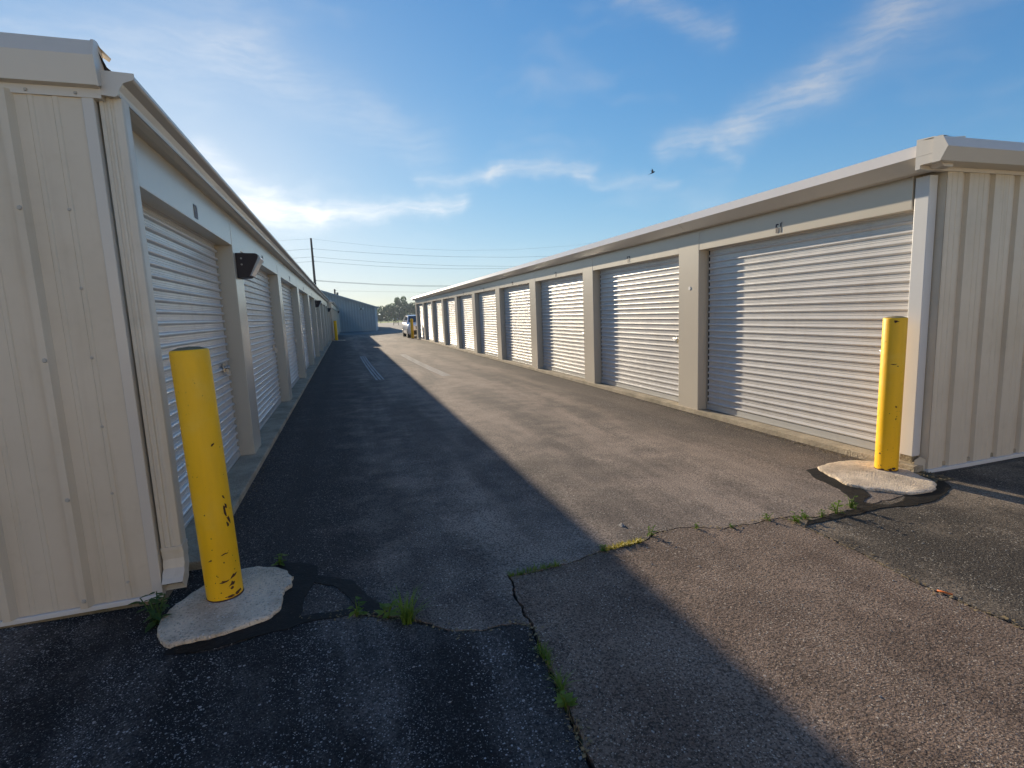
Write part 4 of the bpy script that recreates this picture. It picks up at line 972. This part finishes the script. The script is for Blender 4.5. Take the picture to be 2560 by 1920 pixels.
for i_, (x_, y_, ax_, ay_, lb_) in enumerate([(.676, 1.78, .02, .30, 'dead straw in the upper half of the long joint'), (.648, 1.50, .02, .22, 'dead straw at the lower end of the long joint'), (2.40, 2.675, .45, .01, 'dead straw along the sunlit cross joint'), (2.97, 2.60, .40, .01, 'dead straw on the right tar strip'), (.10, 2.40, .35, -.22, 'dead straw around the bright grass tuft')]):
    tuft(x_, y_, 60, .035, .03, lb_, 'litter', 60+i_, 'dead grass', (ax_, ay_), 'dead_grass', .0018)
leafy(-.95, 2.73, 8, .15, .075, 'dark leafy weed between the left wall and the concrete pad', 'weed_dark', 3, 5)
leafy(-.465, 3.175, 5, .08, .06, 'little weed behind the left concrete pad', 'weed', 4, 3)
leafy(-.044, 2.462, 5, .08, .055, 'tiny sprout in the crack beside the tar strip', 'weed', 5, 3)
tuft(.92, 2.582, 200, .055, .03, 'strip of low grass along the cross joint in shade', seed=6, along=(.26, .02), wid=.003)
tuft(.76, 2.57, 26, .055, .03, 'pinch of grass at the corner of the brown patch', seed=7, wid=.003)
tuft(1.50, 2.68, 420, .042, .03, 'yellow moss line in the joint where the shade ends', 'moss', 8, 'moss', (.27, .028), 'moss', .005)
leafy(1.365, 2.662, 5, .06, .045, 'yellow green sprout at the left end of the moss line', 'weed', 9, 4)
tuft(.684, 1.88, 70, .07, .03, 'grass in the long joint just below the joint crossing', seed=10, along=(0, .13), wid=.003)
tuft(.672, 1.69, 50, .09, .03, 'middle grass sprig in the long joint', seed=11, along=(0, .06), wid=.003)
leafy(.655, 1.59, 6, .07, .055, 'lowest leafy sprig in the long joint', 'weed', 12, 4)
for i, (x, y, lab) in enumerate([(1.735, 2.752, 'single upright sprout where the joint bends right of the moss'), (2.066, 2.735, 'tiny sprout on the middle of the sunlit joint'), (2.283, 2.668, 'pale tiny sprout right of the middle of the sunlit joint'), (2.59, 2.684, 'small sprout near the right end of the sunlit joint'),
        (2.73, 2.60, 'yellow green weed at the top corner of the brown patch'), (2.83, 2.60, 'yellowish weed second along the tar strip'), (2.961, 2.60, 'small weed third along the tar strip'), (3.092, 2.60, 'largest bright weed on the right tar strip'), (3.265, 2.635, 'bright weed nearest the right concrete pad')]):
    leafy(x, y, 4, (.07, .045, .035, .05, .06, .055, .07, .10, .085)[i], (.04, .03, .03, .04, .06, .05, .045, .065, .06)[i], lab, 'weed', 20+i, 4)
pebbles('loose_gravel', 1500, lambda r: (lambda x, y: (x, y, gz(x)+.001))(r.uniform(-2.2, 3.6), .6+2.6*r.random()**.8), .0015, .0045, 'pebble', 3, 'pale loose stone chips scattered over the asphalt')
pebbles('corner_gravel', 500, lambda r: (lambda x, y: (x, y, gz(x)+.004))(r.uniform(4.30, 4.56), r.uniform(2.80, 3.10)), .004, .012, 'grit', 4, 'brown gravel heaped at the foot of the right corner')
def edge(r):
    y = 3.2+30*r.random()**1.8; x = 4.4487-.035-abs(r.gauss(0, .05)); return (x, y, gz(x)+.001)
pebbles('edge_grit', 2600, edge, .003, .009, 'grit', 5, 'mossy grit along the foot of the right row')
def edge2(r):
    y = 3.3+25*r.random()**1.8; x = frontL(y)+.115+abs(r.gauss(0, .03)); return (x, y, gz(x)+.001)
pebbles('slab_grit', 900, edge2, .002, .006, 'grit', 6, 'grit along the slab edge of the left row')
def flecks(name, n, fn, mat, seed, label):
    rnd = random.Random(seed); mb = MB()
    for _ in range(n):
        x, y, z = fn(rnd); L = rnd.uniform(.006, .022); a = rnd.uniform(0, 6.28); t = rnd.uniform(-.5, .5); d = Vector((math.cos(a), math.sin(a), t*.6)); q = Vector((-d.y, d.x, rnd.uniform(-.3, .3)))*rnd.uniform(.15, .45)
        p = Vector((x, y, z+.004)); mb.add([p-d*L*.5, p+q*L, p+d*L*.5, p-q*L], [(0, 1, 2, 3)])
    tag(mb.build(name, mat), label, None, None, 'stuff')
JN = seam_low[1:]+seam_B1+seam_A+seam_D[:-1]
def joint(r):
    if r.random() < .55: (ax, ay), (bx, by) = r.choice(list(zip(seam_B2[:8], seam_B2[1:9]))+list(zip(seam_A, seam_A[1:]))+list(zip(seam_low[1:], seam_low[2:]))+list(zip(seam_C[:8], seam_C[1:9])))
    else:
        y = 3.2+14*r.random()**1.6; x = 4.40-abs(r.gauss(0, .07)); return (x, y, gz(x))
    t = r.random(); x = ax+(bx-ax)*t+r.gauss(0, .02); return (x, ay+(by-ay)*t+r.gauss(0, .02), gz(x))
flecks('dry_litter', 900, joint, 'litter', 8, 'dry grass bits and leaf crumbs along the joints and kerb')
g = MB().tube([(0, -.03, 0), (0, .03, 0)], .004, 8).build('orange_filter_tip', 'orange'); g.location = (2.685, 1.655, gz(2.68)+.006); g.rotation_euler = (0, 0, .5)
tag(g, 'small orange cylinder lying on the right diagonal joint', 'litter')
st = MB(); st.add([(0, -.02, 0), (.035, -.012, 0), (.03, .02, 0), (-.005, .022, 0), (.012, 0, .016), (.02, .008, .015)], [(0, 1, 4), (1, 5, 4), (1, 2, 5), (2, 3, 5), (3, 4, 5), (3, 0, 4), (0, 3, 2, 1)])
o = st.build('stone', 'pebble'); o.location = (1.634, 2.95, gz(1.63)); tag(o, 'single tan stone on the sunlit lane above the joint', 'stone')

# ------------------------------------------------------------------ bird
def bird():
    m = MB(); p = [(-.20, -.05, .012), (-.12, -.035, .018), (-.02, 0, .045), (.08, .025, .05), (.14, .04, .03), (.18, .04, .012)]
    m.tube([(x, 0, z) for x, z, r in p], [r for x, z, r in p], 8)
    for s in (-1, 1):
        w = [(-.02, 0, .02), (.08, 0, .03), (.05, s*.11, .15), (-.01, s*.17, .20), (-.055, s*.19, .25), (-.03, s*.10, .12)]
        m.add(w+[(a, b_, c-.008) for a, b_, c in w], [(0, 1, 2, 5), (5, 2, 3, 4), (6, 11, 8, 7), (11, 10, 9, 8), (0, 5, 11, 6), (5, 4, 10, 11), (1, 7, 8, 2), (2, 8, 9, 3), (3, 9, 10, 4)])
    m.add([(-.18, -.03, -.045), (-.30, -.06, -.075), (-.31, .06, -.075), (-.18, .03, -.045), (-.2, 0, -.06)], [(0, 1, 4), (1, 2, 4), (2, 3, 4), (0, 4, 3)])
    o = m.build('bird', 'feather'); o.location = (21.03, 32.81, 10.43); o.rotation_euler = (0, R(-8), R(-20)); tag(o, 'small dark bird flying in the blue sky above the right row', 'bird')
bird()

# ------------------------------------------------------------------ morning haze over the yard and the field
def haze():
    o = MB().box((-3050, -3050, -2.2), (3050, 3050, 16.0)).build('haze', None); tag(o, 'thin pale blue morning haze over the yard and field', None, None, 'stuff')
    m = bpy.data.materials.new('haze_air'); m.use_nodes = True; nt = m.node_tree; nt.nodes.clear()
    out = nt.nodes.new('ShaderNodeOutputMaterial'); v = nt.nodes.new('ShaderNodeVolumePrincipled')
    v.inputs['Color'].default_value = (0.72, 0.86, 1.0, 1); v.inputs['Density'].default_value = 0.0004; v.inputs['Anisotropy'].default_value = 0.25
    nt.links.new(v.outputs[0], out.inputs['Volume']); o.data.materials.append(m)
haze()
S.cycles.volume_bounces = 0
